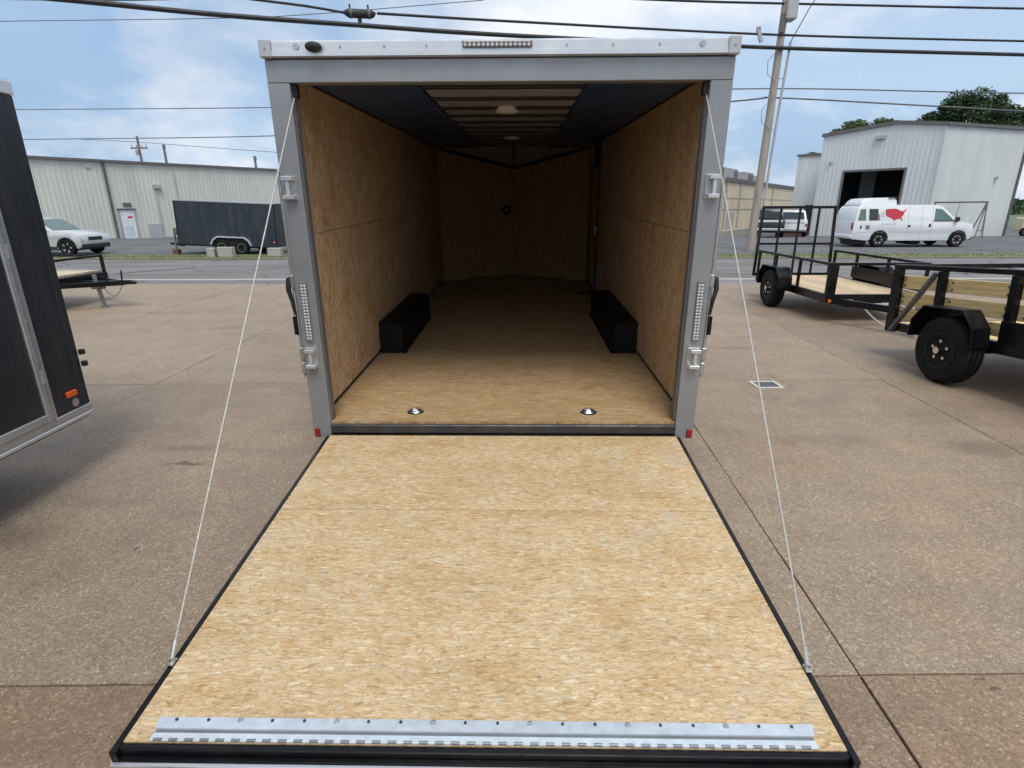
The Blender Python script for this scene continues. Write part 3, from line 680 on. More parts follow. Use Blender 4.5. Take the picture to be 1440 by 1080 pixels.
# ================================================================== OTHER ENCLOSED TRAILERS
# foreground, left: local x along the trailer towards the nose, y outward from the near side
def dark_trailer_near():
    t = thing('cargo_trailer', 'charcoal enclosed cargo trailer with silver framed side door, cut off by the left edge', 'cargo trailer', (-2.845, .035, 0), (0, 0, R(2.2)))
    # local axes: X = outward right (side face at x=0), Y = towards rear (rear face at y=0), body goes to -Y
    L_, Wd, zb, zt = 6.2, 2.5, .47, 2.36
    seams = [0, -1.32, -2.54, -3.76, -4.98, -6.2]
    for a, b_ in zip(seams[:-1], seams[1:]):
        MB().box(-.006, 0, b_+.0015, a-.0015, zb, zt).build('side_skin', M['char'], t)
        MB().box(-Wd, -Wd+.006, b_+.0015, a-.0015, zb, zt).build('side_skin', M['char'], t)
    MB().box(-Wd+.004, -.004, -.004, 0.002, zb, zt).build('rear_ramp', M['char'], t)
    MB().box(-Wd+.004, -.004, -L_, -L_+.004, zb, zt).build('front_skin', M['char'], t)
    MB().box(-.05, .003, -.05, .006, zb-.007, zt).build('rear_post', M['char'], t, bevel=.004); MB().box(-Wd-.003, -Wd+.05, -.05, .006, zb-.007, zt).build('rear_post', M['char'], t, bevel=.004)
    MB().box(-Wd, 0, -L_, 0, zt+.07, zt+.08).build('roof_skin', M['alu_dull'], t)
    b = MB(); b.box(-.03, .012, -L_, .012, zt+.002, zt+.075); b.box(-Wd-.012, -Wd+.03, -L_, .012, zt+.002, zt+.075); b.box(-Wd+.031, -.031, -.02, .012, zt+.002, zt+.075)
    b.build('roof_rail', M['alu'], t, bevel=.006)
    MB().box(-.02, .010, -L_, .008, zb-.055, zb-.008).build('bottom_rail', M['alu_dull'], t, bevel=.004)
    MB().box(-.02, .016, -L_, .008, zb-.080, zb-.056).build('bottom_lip', M['alu'], t, bevel=.004)
    MB().box(-Wd-.01, -Wd+.02, -L_, .008, zb-.08, zb-.008).build('bottom_rail', M['alu_dull'], t)
    MB().box(-Wd+.02, -.021, -L_, 0, zb-.10, zb-.03).build('floor_frame', M['black'], t)
    # side door with silver frame
    dpan = MB().box(.0, .006, -1.16, -.375, zb+.045, zt-.18).build('side_door', M['char'], t)
    b = MB(); b.box(.001, .018, -.374, -.30, zb-.006, zt-.12); b.box(.001, .018, -1.235, -1.161, zb-.006, zt-.12); b.box(.001, .018, -1.1605, -.3745, zb-.006, zb+.044); b.box(.001, .018, -1.1605, -.3745, zt-.179, zt-.12)
    b.build('door_frame', M['alu_dull'], dpan, bevel=.004)
    MB().box(.0181, .022, -.35, -.327, zb+.0, zt-.13).build('door_hinge', M['zinc'], dpan)
    for z_ in (.75, 1.5, 2.0): MB().cyl((.018, -.338, z_-.04), (.018, -.338, z_+.04), .012, 8).build('hinge_knuckle', M['zinc'], dpan)
    am = MB().box(.0, .022, -.185, -.10, zb+.085, zb+.125).build('side_marker_light', M['amber'], t, bevel=.008, seg=2)
    MB().lathe([(0.0, .028), (.004, .028), (.005, .02)], 'x', (0, -.115, zb+.035), 18).build('round_badge', plain('pink_grey_badge', (.45, .30, .32), .5), t)
    for z_ in (.72, .80): MB().box(.004, .035, .004, .035, z_, z_+.035).build('door_keeper', M['black_trim'], t, bevel=.004)
    for k in range(18): MB().cyl((.0, -.02, zb+.04+k*.105), (.003, -.02, zb+.04+k*.105), .004, 6).build('rivet', M['char'], t)
    for yy in (-3.1, -4.0):
        for x in (-.24, -Wd+.24): wheel('wheel', t, x, yy, .335, .335, .2, 1 if x > -1 else -1, M['rim_silver'], 'x', detail=False)
    b = MB(); b.bar((-.5, -L_, .36), (-Wd/2, -L_-1.3, .36), .08, .1); b.bar((-Wd+.5, -L_, .36), (-Wd/2, -L_-1.3, .36), .08, .1); b.build('tongue', M['black'], t)
    MB().cyl((-Wd/2, -L_-1.1, 0), (-Wd/2, -L_-1.1, .8), .04, 10).build('jack', M['zinc'], t)
    return t
dark_trailer_near()

# across the road
def dark_trailer_far():
    t = thing('cargo_trailer', 'dark blue-grey tandem axle enclosed trailer parked along the beige building across the road', 'cargo trailer', (-13.1, 21.75, -.3), (0, R(2.4), 0))
    X0, X1, zb, zt, D = -2.2, 2.25, .40, 2.24, 2.1
    b = MB()
    b.box(X0, X1, 0, .01, zb, zt); b.box(X0, X1, D-.01, D, zb, zt); b.box(X0, X0+.01, .0105, D-.0105, zb, zt); b.build('body_skin', M['navyskin'], t)
    MB().box(X1-.008, X1+.003, .0105, D-.0105, zb, zt).build('rear_ramp', M['char'], t)
    for k in range(1, 4): MB().box(X0+k*1.11-.004, X0+k*1.11+.004, -.004, -.0002, zb+.01, zt-.01).build('panel_seam', M['black_trim'], t)
    b = MB(); b.box(X0-.01, X1+.01, -.015, .03, zt+.001, zt+.055); b.box(X0-.01, X1+.01, D-.03, D+.015, zt+.001, zt+.055); b.build('roof_rail', M['alu_dull'], t)
    MB().box(X0, X1, .031, D-.031, zt+.03, zt+.045).build('roof_skin', M['alu_dull'], t)
    b = MB(); b.box(X0-.012, X0+.03, -.012, .03, zb-.05, zt); b.box(X1-.03, X1+.012, -.012, -.0005, zb-.05, zt); b.build('corner_trim', M['black'], t)
    MB().box(X0, X1, -.006, .06, zb-.07, zb-.001).build('bottom_rail', M['black'], t)
    wh = [(-.23, .33), (.66, .33)]
    for x, z in wh:
        wheel('wheel', t, x, -.0, z-.0, .33, .2, -1, M['rim_silver'], 'y', detail=False)
        wheel('wheel', t, x, D, z, .33, .2, 1, M['rim_silver'], 'y', detail=False)
    pts = [(-.72, .42), (-.60, .66), (-.38, .80), (.82, .80), (1.04, .66), (1.16, .42)]
    inn = [(1.10, .42), (.99, .62), (.80, .745), (-.36, .745), (-.55, .62), (-.66, .42)]
    MB().prism(pts+inn, 'y', -.13, -.007).build('fender', M['alu'], t)
    MB().prism([(-.66, .42), (-.55, .62), (-.36, .745), (.80, .745), (.99, .62), (1.10, .42)], 'y', -.008, -.0065).build('wheel_well', M['dark_inside'], t)
    b = MB(); b.bar((X0, .4, .30), (X0-1.0, D/2, .30), .08, .1); b.bar((X0, D-.4, .30), (X0-1.0, D/2, .30), .08, .1); b.build('tongue', M['black'], t)
    MB().cyl((X0-.35, .35, .0-.08), (X0-.35, .35, .95), .05, 10).build('jack', M['steel_grey'], t)
    MB().box(X0-.47, X0-.23, .22, .48, -.12, .10).build('jack_block', M['brown'], t)
    MB().box(X0-.32, X0-.05, .2, .5, .75, 1.05).build('winch_box', M['trimdark'], t, bevel=.02)
    MB().lathe([(0, .045), (-.01, .04), (-.012, .01)], 'y', (X1-.12, -.001, .62), 12).build('side_marker_light', M['amber'], t)
    return t
dark_trailer_far()
# concrete blocks on the verge
def block(x, y, w, h, label):
    b = MB().box(-w/2, w/2, -.15, .15, 0, h)
    return tag(b.build('concrete_block', M['block'], None, bevel=.02, loc=(x, y, zg(y)+.012), rot=(0, 0, random.uniform(-.1, .1))), label, 'concrete block', 'concrete blocks on the verge')
block(-13.02, 20.25, .32, .38, 'narrow pale concrete block on the verge before the dark trailer front wheel')
block(-12.42, 20.3, .66, .42, 'widest of the pale concrete blocks, on the verge before the dark trailer wheels')
block(-10.45, 20.6, .6, .36, 'pale concrete block on the verge under the rear of the dark trailer')

# ================================================================== UTILITY TRAILERS
def fender(t, y0, y1, zt, x0, x1, zlow):
    b = MB()
    m = .16
    pr = [(y0, zlow), (y0+.02, zt-m), (y0+m, zt), (y1-m, zt), (y1-.02, zt-m), (y1, zlow), (y1-.012, zlow), (y1-.032, zt-m-.003), (y1-m-.005, zt-.014), (y0+m+.005, zt-.014), (y0+.032, zt-m-.003), (y0+.012, zlow)]
    b.prism(pr, 'x', x0, x1)
    f_ = b.build('fender', M['black'], t, bevel=.003)
    MB().prism([(y0+.013, zlow), (y0+.033, zt-m-.004), (y0+m+.006, zt-.0155), (y1-m-.006, zt-.0155), (y1-.033, zt-m-.004), (y1-.013, zlow)], 'x', x1-.012, x1-.004).build('fender_back', M['black'], f_)
    return f_

def util_far():
    t = thing('utility_trailer', 'small open utility trailer with raised ramp gate and pale wood deck', 'utility trailer', (4.78, 5.02, 0))
    Wd, L_, zr, zf = 1.50, 2.62, .89, .36
    b = MB()
    for x in (.03, Wd-.03): b.box(x-.03, x+.03, 0, L_, zf-.05, zf+.075)
    b.box(.061, Wd-.061, 0, .06, zf-.05, zf+.075); b.box(.061, Wd-.061, L_-.06, L_, zf-.05, zf+.075)
    for yy in (.6, 1.2, 1.8): b.box(.061, Wd-.061, yy, yy+.05, zf-.04, zf+.03)
    b.build('frame', M['black'], t, bevel=.003)
    for k in range(8):
        w_ = (Wd-.13)/8
        MB().box(.066+k*w_, .066+(k+1)*w_-.006, .07, L_-.07, .032, .068).build('deck_plank', M['plank'], t, loc=(0, 0, zf))
    for x in (.02, Wd-.02):
        for yy in (.02, .95, 1.85, L_-.03):
            MB().box(x-.02, x+.02, yy-.02, yy+.02, zf+.076, zr-.021).build('post', M['black'], t)
        MB().bar((x, 0, zr), (x, L_, zr), .045, .042).build('top_rail', M['black'], t, bevel=.004)
    MB().box(.043, Wd-.043, .0, .042, zr-.021, zr+.021).build('front_rail', M['black'], t, bevel=.004)
    MB().box(-.005, .13, -.03, -.001, zf-.05, zr-.02).build('corner_plate', M['black'], t, bevel=.004)
    MB().box(Wd-.06, Wd-.045, .04, 1.9, zf+.11, zf+.31).build('side_panel', M['black'], t)
    # gate
    g = MB()
    y0 = L_+.05
    g.bar((-.03, y0, zf+.05), (.03, y0+.06, 1.70), .04, .05)
    gt = g.build('ramp_gate', M['black'], t)
    MB().bar((Wd-.05, y0, zf+.05), (Wd-.09, y0+.06, 1.70), .04, .05).build('gate_upright', M['black'], gt)
    MB().bar((.01, y0+.06, 1.70), (Wd-.07, y0+.06, 1.70), .05, .05).build('gate_top_bar', M['black'], gt)
    MB().bar((-.01, y0, zf+.08), (Wd-.03, y0, zf+.08), .05, .05).build('gate_bottom_bar', M['black'], gt)
    MB().bar((0.0, y0+.035, 1.02), (Wd-.06, y0+.035, 1.02), .03, .04).build('gate_cross_bar', M['black'], gt)
    for k in range(1, 4):
        x = -.01 + k*(Wd-.04)/4
        MB().bar((x, y0, zf+.08), (x+.02, y0+.06, 1.68), .03, .04).build('gate_bar', M['black'], gt)
    wheel('wheel', t, -.14, 1.5, .33, .33, .2, -1, M['rim_black'], 'x', rim_r=.55)
    wheel('wheel', t, Wd+.14, 1.5, .33, .33, .2, 1, M['rim_black'], 'x', rim_r=.55)
    fender(t, 1.08, 1.95, .72, -.25, -.005, .36)
    fender(t, 1.08, 1.95, .72, Wd+.005, Wd+.25, .36)
    MB().cyl((.0, 1.5, .30), (Wd, 1.5, .30), .03, 8).build('axle', M['black'], t)
    b = MB(); b.bar((.1, .05, zf-.02), (Wd/2, -1.15, zf-.02), .06, .09); b.bar((Wd-.1, .05, zf-.02), (Wd/2, -1.15, zf-.02), .06, .09); b.box(Wd/2-.04, Wd/2+.04, -1.35, -1.1, zf-.03, zf+.04); b.build('tongue', M['black'], t)
    MB().cyl((Wd/2, -.98, 0.02), (Wd/2, -.98, .62), .03, 10).build('jack', M['zinc'], t, smooth=True)
    MB().cyl((.42, -.35, zf-.03), (.95, -.35, zf-.03), .03, 10).build('jack_tube', M['zinc'], t, smooth=True)
    pts = [Vector((.36, -.3, zf+.0)).lerp(Vector((.86, -.9, zf-.10)), i/14) + Vector((0, 0, -.24*math.sin(math.pi*i/14*.9))) for i in range(15)]
    MB().tube(pts, .012, 8).build('safety_cable', M['hose'], t, smooth=True)
    MB().lathe([(0, .028), (-.012, .024), (-.014, .006)], 'y', (.06, -.031, zf-.02), 12).build('side_marker_light', M['amber'], t)
    MB().box(.30, .42, -.02, -.001, zf-.05, zf-.0).build('reflector', M['alu'], t)
    MB().box(.36, .56, .06, .3, zf-.13, zf-.051).build('stake_pocket', M['black'], t)
util_far()

BOLT = MB().lathe([(0, .013), (-.006, .012), (-.009, .004)], 'x', (0, 0, 0), 10).mesh('bolt', M['trimdark'])
def util_near():
    t = thing('utility_trailer', 'black utility trailer with treated wood side boards, cut off by the right edge', 'utility trailer', (4.6, 1.5, 0), (R(-3.9), 0, R(3.8)))
    Wd, Y0, Y1, zr, zb = 1.9, -1.55, 1.56, 1.16, .43
    b = MB()
    for x in (.03, Wd-.03): b.box(x-.03, x+.03, Y0, Y1, zb, zb+.09)
    b.box(.061, Wd-.061, Y0, Y0+.06, zb, zb+.09); b.box(.061, Wd-.061, Y1-.06, Y1, zb, zb+.09)
    for k in range(5): b.box(.061, Wd-.061, Y0+.5*(k+1), Y0+.5*(k+1)+.05, zb+.01, zb+.05)
    b.build('frame', M['black'], t, bevel=.003)
    for k in range(11):
        w_ = (Wd-.13)/11
        MB().box(.066+k*w_, .066+(k+1)*w_-.006, Y0+.07, Y1-.07, 0, .036).build('deck_plank', M['plank_tr'], t, loc=(0, 0, zb+.052))
    posts = [Y1-.05, .86, .03, -.78, Y0+.05]
    for x, s in ((.0, 1), (Wd, -1)):
        MB().bar((x+.025*s, Y0, zr), (x+.025*s, Y1, zr), .055, .05).build('top_rail', M['black'], t, bevel=.006)
        for i, yy in enumerate(posts):
            w_ = .075 if i in (0, 4) else .04
            MB().box(*sorted((x-.008*s, x+.05*s)), yy-w_, yy+w_ if i else yy+.045, zb+.091 if i else zb-.02, zr-.026).build('post', M['black'], t, bevel=.004)
        for (z0, z1) in ((.915, 1.06), (.725, .87), (.555, .68)):
            for a, c in zip(posts[:-1], posts[1:]):
                bd = MB().box(-.019, .019, -(a-c)/2+.002, (a-c)/2-.002, 0, z1-z0).build('side_board', M['plank_tr'], t, bevel=.004, loc=(x+.072*s, (a+c)/2, z0+random.uniform(-.004, .004)), rot=(random.uniform(-.006, .006), 0, 0))
                if s > 0:
                    for ye in (-(a-c)/2+.10, (a-c)/2-.10):
                        for zq in (.035, .105): link('bolt', BOLT, bd, (-.019, ye, zq))
    MB().bar((-.02, .90, zr-.04), (-.02, 1.44, zb+.0), .03, .055, (1, 0, 0)).build('diagonal_brace', M['trimdark'], t)
    MB().box(.051, Wd-.051, Y1-.05, Y1, zr-.025, zr+.025).build('end_rail', M['black'], t)
    MB().box(.051, Wd-.051, Y0, Y0+.05, zr-.025, zr+.025).build('end_rail', M['black'], t)
    for s, xx in ((-1, -.12), (1, Wd+.12)):
        wheel('wheel', t, xx, .475, .372, .338, .21, s, M['rim_black'], 'x', rim_r=.55)
    fender(t, .105, .905, .80, -.24, -.05, .46)
    fender(t, .075, .905, .80, Wd+.012, Wd+.24, .46)
    MB().box(-.02, -.005, -.75, .072, zb-.02, .72).build('side_plate', M['black'], t, bevel=.003)
    MB().cyl((0, .475, .36), (Wd, .475, .36), .035, 8).build('axle', M['black'], t)
    b = MB(); b.bar((.1, Y0, zb+.02), (Wd/2, Y0-1.2, zb+.02), .06, .09); b.bar((Wd-.1, Y0, zb+.02), (Wd/2, Y0-1.2, zb+.02), .06, .09); b.build('tongue', M['black'], t)
    MB().cyl((Wd/2, Y0-1.0, -.17), (Wd/2, Y0-1.0, .75), .03, 10).build('jack', M['zinc'], t)
util_near()

def flat_trailer():
    t = thing('utility_trailer', 'low black flatbed trailer with tongue and jack pointing right, half hidden behind charcoal trailer', 'utility trailer', (-7.5, 6.45, 0))
    zf = .44
    b = MB()
    b.box(-4.7, -.45, -.82, -.76, zf-.03, zf+.11); b.box(-4.7, -.45, .76, .82, zf-.03, zf+.11); b.box(-.51, -.45, -.759, .759, zf-.03, zf+.11); b.box(-4.7, -4.64, -.759, .759, zf-.03, zf+.11)
    b.build('frame', M['black'], t, bevel=.004)
    for k in range(8): MB().box(-4.63, -.52, -.755+k*.189, -.755+(k+1)*.189-.006, .115, .15).build('deck_plank', M['plank_x'], t, loc=(0, 0, zf))
    MB().box(-.50, -.46, -.8, .8, .84, .88).build('front_rail', M['black'], t)
    MB().box(-4.7, -.501, -.8, -.76, .84, .875).build('top_rail', M['black'], t)
    MB().box(-4.7, -.501, .76, .8, .84, .875).build('top_rail', M['black'], t)
    for y_ in (-.78, .78):
        for x in (-.48, -1.5, -2.6, -3.7): MB().box(x-.025, x+.025, y_-.02, y_+.02, zf+.11, .839).build('post', M['black'], t)
    for x in (-.80, -1.0): MB().box(x-.04, x+.04, -.6, -.5, zf+.151, .82).build('stake', M['black'], t, bevel=.01)
    MB().box(-.905, -.885, -.62, -.48, zf+.16, .80).build('stake_plate', M['alu'], t)
    b = MB(); b.bar((-.5, -.6, zf), (.42, 0, zf), .06, .08); b.bar((-.5, .6, zf), (.42, 0, zf), .06, .08); b.bar((-.3, 0, zf), (.46, 0, zf+.01), .06, .08); b.build('tongue', M['black'], t)
    MB().prism([(.42, zf+.05), (.58, zf+.05), (.64, zf+.02), (.64, zf-.02), (.42, zf-.03)], 'y', -.04, .04).build('coupler', M['black'], t, bevel=.006)
    MB().cyl((.40, 0, zf+.05), (.42, 0, zf+.22), .014, 8).build('coupler_lever', M['black'], t)
    MB().cyl((.02, -.05, .0), (-.06, -.05, .60), .035, 10).build('jack', M['steel_grey'], t, smooth=True)
    MB().cyl((.02, -.05, .0), (.02, -.05, .02), .07, 12).build('jack_foot', M['steel_grey'], t)
    MB().box(-.12, .06, -.10, .02, zf-.1, zf+.02).build('jack_mount', M['brown'], t)
    pts = [Vector((.05, -.06, zf-.04)).lerp(Vector((.42, -.03, zf-.02)), i/12)+Vector((0, 0, -.2*math.sin(math.pi*i/12))) for i in range(13)]
    MB().tube(pts, .007, 6).build('safety_chain', M['steel_grey'], t)
    MB().tube([(-.5, -.83, zf-.05), (-.3, -.85, zf-.10), (-.1, -.84, zf-.06)], .015, 6).build('wiring_loop', M['alu_dull'], t)
    for s in (-1, 1): wheel('wheel', t, -2.5, s*.95, .33, .33, .2, s, M['rim_silver'], 'y', detail=False)
    fb = MB()
    for s in (-1, 1): fb.box(-2.95, -2.05, min(s*.83, s*1.06), max(s*.83, s*1.06), .70, .73)
    fb.build('fender', M['black'], t)
    MB().cyl((-2.5, -.9, .33), (-2.5, .9, .33), .03, 8).build('axle', M['black'], t)
flat_trailer()

# ================================================================== ROAD VEHICLES (local x = forward, side towards -y faces the camera)
def extr(poly, hw, top_hw=None, zsplit=None, ztop=None):
    """side outline extruded across; narrows linearly above zsplit"""
    b = MB(); n = len(poly)
    def h(z):
        if top_hw is None or z <= zsplit: return hw
        return hw + (top_hw-hw)*min(1, (z-zsplit)/(ztop-zsplit))
    b.add([(x, -h(z), z) for x, z in poly] + [(x, h(z), z) for x, z in poly],
          [tuple(range(n)), tuple(range(2*n-1, n-1, -1))] + [(i, (i+1) % n, n+(i+1) % n, n+i) for i in range(n)])
    return b, h
def arch(cx, cz, r, n=9):
    return [(cx + r*math.cos(math.pi - math.pi*i/(n-1)), cz + r*math.sin(math.pi*i/(n-1))) for i in range(n)]
def sides(name, m, t, pts, h, th=.006, off=.003):
    for s_ in (-1, 1):
        MB().plate([(x, s_*(h(z)+off), z) for x, z in pts], (0, s_, 0), th).build(name, m, t)
def side_plate(b, pts, h, t=.006, off=.004, both=True):
    for s in ((-1, 1) if both else (-1,)):
        b.plate([(x, s*(h(z)+off), z) for x, z in pts], (0, s, 0), t)
    return b

def make_van():
    t = thing('cargo_van', 'white cargo van with red map of the country on its side, parked before white warehouse', 'van', (20.05, 26.35, -.3))
    ar, af = -1.95, 1.94        # wheel centres
    zl = .32
    low = [(-3.32, .52), (-3.30, .40), (-2.52, zl)] + arch(ar, .38, .43) + [(ar+.44, zl-.0), (af-.46, zl)] + arch(af, .38, .43) + [(2.42, .36), (2.60, .42), (2.66, .55), (2.64, .80), (2.60, 1.02), (2.50, 1.13), (1.86, 1.25), (-3.30, 1.25)]
    b, h = extr(low, .98)
    t_body = b.build('body', M['white_paint'], t, bevel=.02, seg=2, smooth=True)
    up = [(-3.29, 1.22), (1.90, 1.22), (1.72, 1.34), (1.05, 1.93), (.90, 2.00), (.6, 2.035), (-2.85, 2.045), (-3.05, 1.98), (-3.14, 1.85)]
    b, h = extr(up, .975, .80, 1.22, 2.05)
    b.build('upper_body', M['white_paint'], t, bevel=.018, seg=2, smooth=True)
    cap, hc = extr([(-3.02, 2.01), (-2.92, 2.22), (-2.78, 2.33), (-2.5, 2.37), (-1.35, 2.39), (-1.22, 2.30), (-1.2, 2.02)], .74, .60, 2.0, 2.4)
    cap.build('raised_roof', M['white_paint'], t, bevel=.03, seg=2, smooth=True)
    MB().box(-1.62, -1.21, -.72, -.30, 2.395, 2.40).build('roof_hatch', M['alu_dull'], t)
    sides('door_window', M['glass_green'], t, [(.63, 1.30), (1.55, 1.30), (1.50, 1.39), (.98, 1.83), (.66, 1.86)], h)
    sides('window_sill_trim', M['cladding'], t, [(.60, 1.255), (1.62, 1.255), (1.60, 1.295), (.60, 1.295)], h, .008, .004)
    sides('rear_side_window', M['glass'], t, [(-2.58, 1.30), (-2.13, 1.30), (-2.15, 1.85), (-2.60, 1.85)], h)
    sides('rear_quarter_window', M['glass_green'], t, [(-3.13, 1.30), (-2.74, 1.30), (-2.76, 1.84), (-3.02, 1.84)], h)
    b = MB(); side_plate(b, [(-2.11, 1.30), (-2.05, 1.30), (-2.06, 1.60), (-2.12, 1.60)], h, .004, .003, False); b.build('window_strip', M['map_red'], t)
    b = MB(); b.plate([(1.90, -.80, 1.27), (1.90, .80, 1.27), (1.09, .70, 1.92), (1.09, -.70, 1.92)], (.63, 0, .78), .008); b.build('windscreen', M['glass'], t)
    b = MB()
    for x in (-.64, .03, .55): b.box(x-.006, x+.006, -.9845, -.9803, .40, 1.22)
    b.box(.55, 1.80, -.9845, -.9803, 1.225, 1.235)
    for x in (-.64, .03, .55): b.plate([(x-.006, -h(1.24)-.001, 1.24), (x+.006, -h(1.24)-.001, 1.24), (x+.006, -h(1.95)-.001, 1.95), (x-.006, -h(1.95)-.001, 1.95)], (0, -1, 0), .003)
    b.box(-3.2, 2.5, -.9850, -.9803, .735, .747)
    b.build('door_seam', M['seam'], t)
    MB().box(.40, .50, -1.0, -.981, .98, 1.13).build('door_handle', M['cladding'], t, bevel=.01); MB().box(-.62, -.50, -1.0, -.981, .98, 1.08).build('door_handle', M['cladding'], t, bevel=.01)
    for s_ in (-1, 1): MB().box(1.60, 1.78, *sorted((s_*.99, s_*1.14)), 1.24, 1.46).build('wing_mirror', M['cladding'], t, bevel=.03)
    b = MB(); b.box(2.58, 2.72, -.93, .93, .36, .56); b.build('front_bumper', M['cladding'], t, bevel=.03)
    b = MB(); b.box(-3.42, -3.26, -.95, .95, .44, .60); b.build('rear_bumper', M['white_paint'], t, bevel=.03)
    for s in (-1, 1):
        MB().box(2.55, 2.67, s*.75-.16, s*.75+.16, .78, .98).build('headlight', M['lens'], t, bevel=.02)
        MB().box(-3.325, -3.285, s*.86-.08, s*.86+.08, .85, 1.2).build('tail_light', M['red'], t, bevel=.01)
        wheel('wheel', t, ar, s*.86, .37, .37, .24, s, M['rim_silver'], 'y', detail=False, spokes=6)
        wheel('wheel', t, af, s*.86, .37, .37, .24, s, M['rim_silver'], 'y', detail=False, spokes=6)
        for c_ in (ar, af):
            pr = arch(c_, .38, .455, 13); pi2 = arch(c_, .38, .40, 13)[::-1]
            MB().prism(pr+pi2, 'y', *sorted((s*.955, s*.988))).build('wheel_arch', M['cladding'], t)
    MB().box(-2.95, -2.35, -.7, .7, .08, .36).build('fuel_tank', M['cladding'], t, bevel=.06)
    MB().box(-.1, .45, -.6, .6, .12, .36).build('underbody_box', M['cladding'], t, bevel=.06)
    MB().box(-3.0, 2.5, -.8, .8, .30, .40).build('underbody', M['cladding'], t)
    MB().box(2.665, 2.68, -.5, .5, .66, .95).build('grille', M['cladding'], t)
    # blank fuel flap, gauge plate
    MB().box(-2.72, -2.50, -.9865, -.9805, .86, 1.08).build('fuel_flap', M['seam'], t, bevel=.002)
    MB().box(-2.66, -2.56, -.9875, -.987, .92, 1.02).build('fuel_cap', M['cladding'], t)
    MB().box(-2.98, -2.90, -.9865, -.9805, .90, 1.06).build('rear_marker', M['cladding'], t)
    # red map on the side (flat vinyl print) and its blurred lettering
    us = [(0,.86),(.02,.95),(.10,.97),(.30,.99),(.50,1.0),(.52,.97),(.60,.93),(.66,.88),(.70,.80),(.74,.86),(.78,.80),(.86,.80),(.90,.90),(.95,.98),(1.0,.93),(.94,.82),(.90,.74),(.88,.62),(.86,.54),(.84,.46),(.78,.36),(.77,.26),(.82,.12),(.80,.02),(.76,.06),(.73,.20),(.66,.20),(.60,.14),(.54,.18),(.48,.10),(.46,.0),(.42,.04),(.37,.18),(.30,.20),(.22,.30),(.10,.34),(.05,.44),(.01,.60)]
    X, Z, sw, sh = -1.80, 1.26, 1.05, .60
    b = MB()
    bm_ = bmesh.new()
    vs = [bm_.verts.new((X+u*sw, -h(Z+w*sh)-.004, Z+w*sh)) for u, w in us]
    bm_.faces.new(vs); me_ = bpy.data.meshes.new('side_print'); bm_.normal_update(); bmesh.ops.triangulate(bm_, faces=bm_.faces[:]); bm_.to_mesh(me_); bm_.free(); me_.materials.append(M['map_red'])
    link('map_emblem', me_, t)
    b = MB()
    rnd = random.Random(3)
    for (z, x0, x1, hh) in ((1.68, -2.0, -1.84, .034), (1.56, -2.02, -1.84, .045), (1.46, -2.02, -1.86, .03)):
        x = x0-.0
        while x < x1:
            w_ = rnd.uniform(.02, .05); b.plate([(x, -h(z)-.003, z), (x+w_, -h(z)-.003, z), (x+w_, -h(z+hh)-.003, z+hh), (x, -h(z+hh)-.003, z+hh)], (0, -1, 0), .001); x += w_+rnd.uniform(.008, .02)
    x = -1.95
    while x < -1.2:
        w_ = rnd.uniform(.02, .045); b.box(x, x+w_, -.9865, -.9853 , 1.12, 1.145); x += w_+.016
    b.build('lettering', M['map_text'], t)
    return t
make_van()

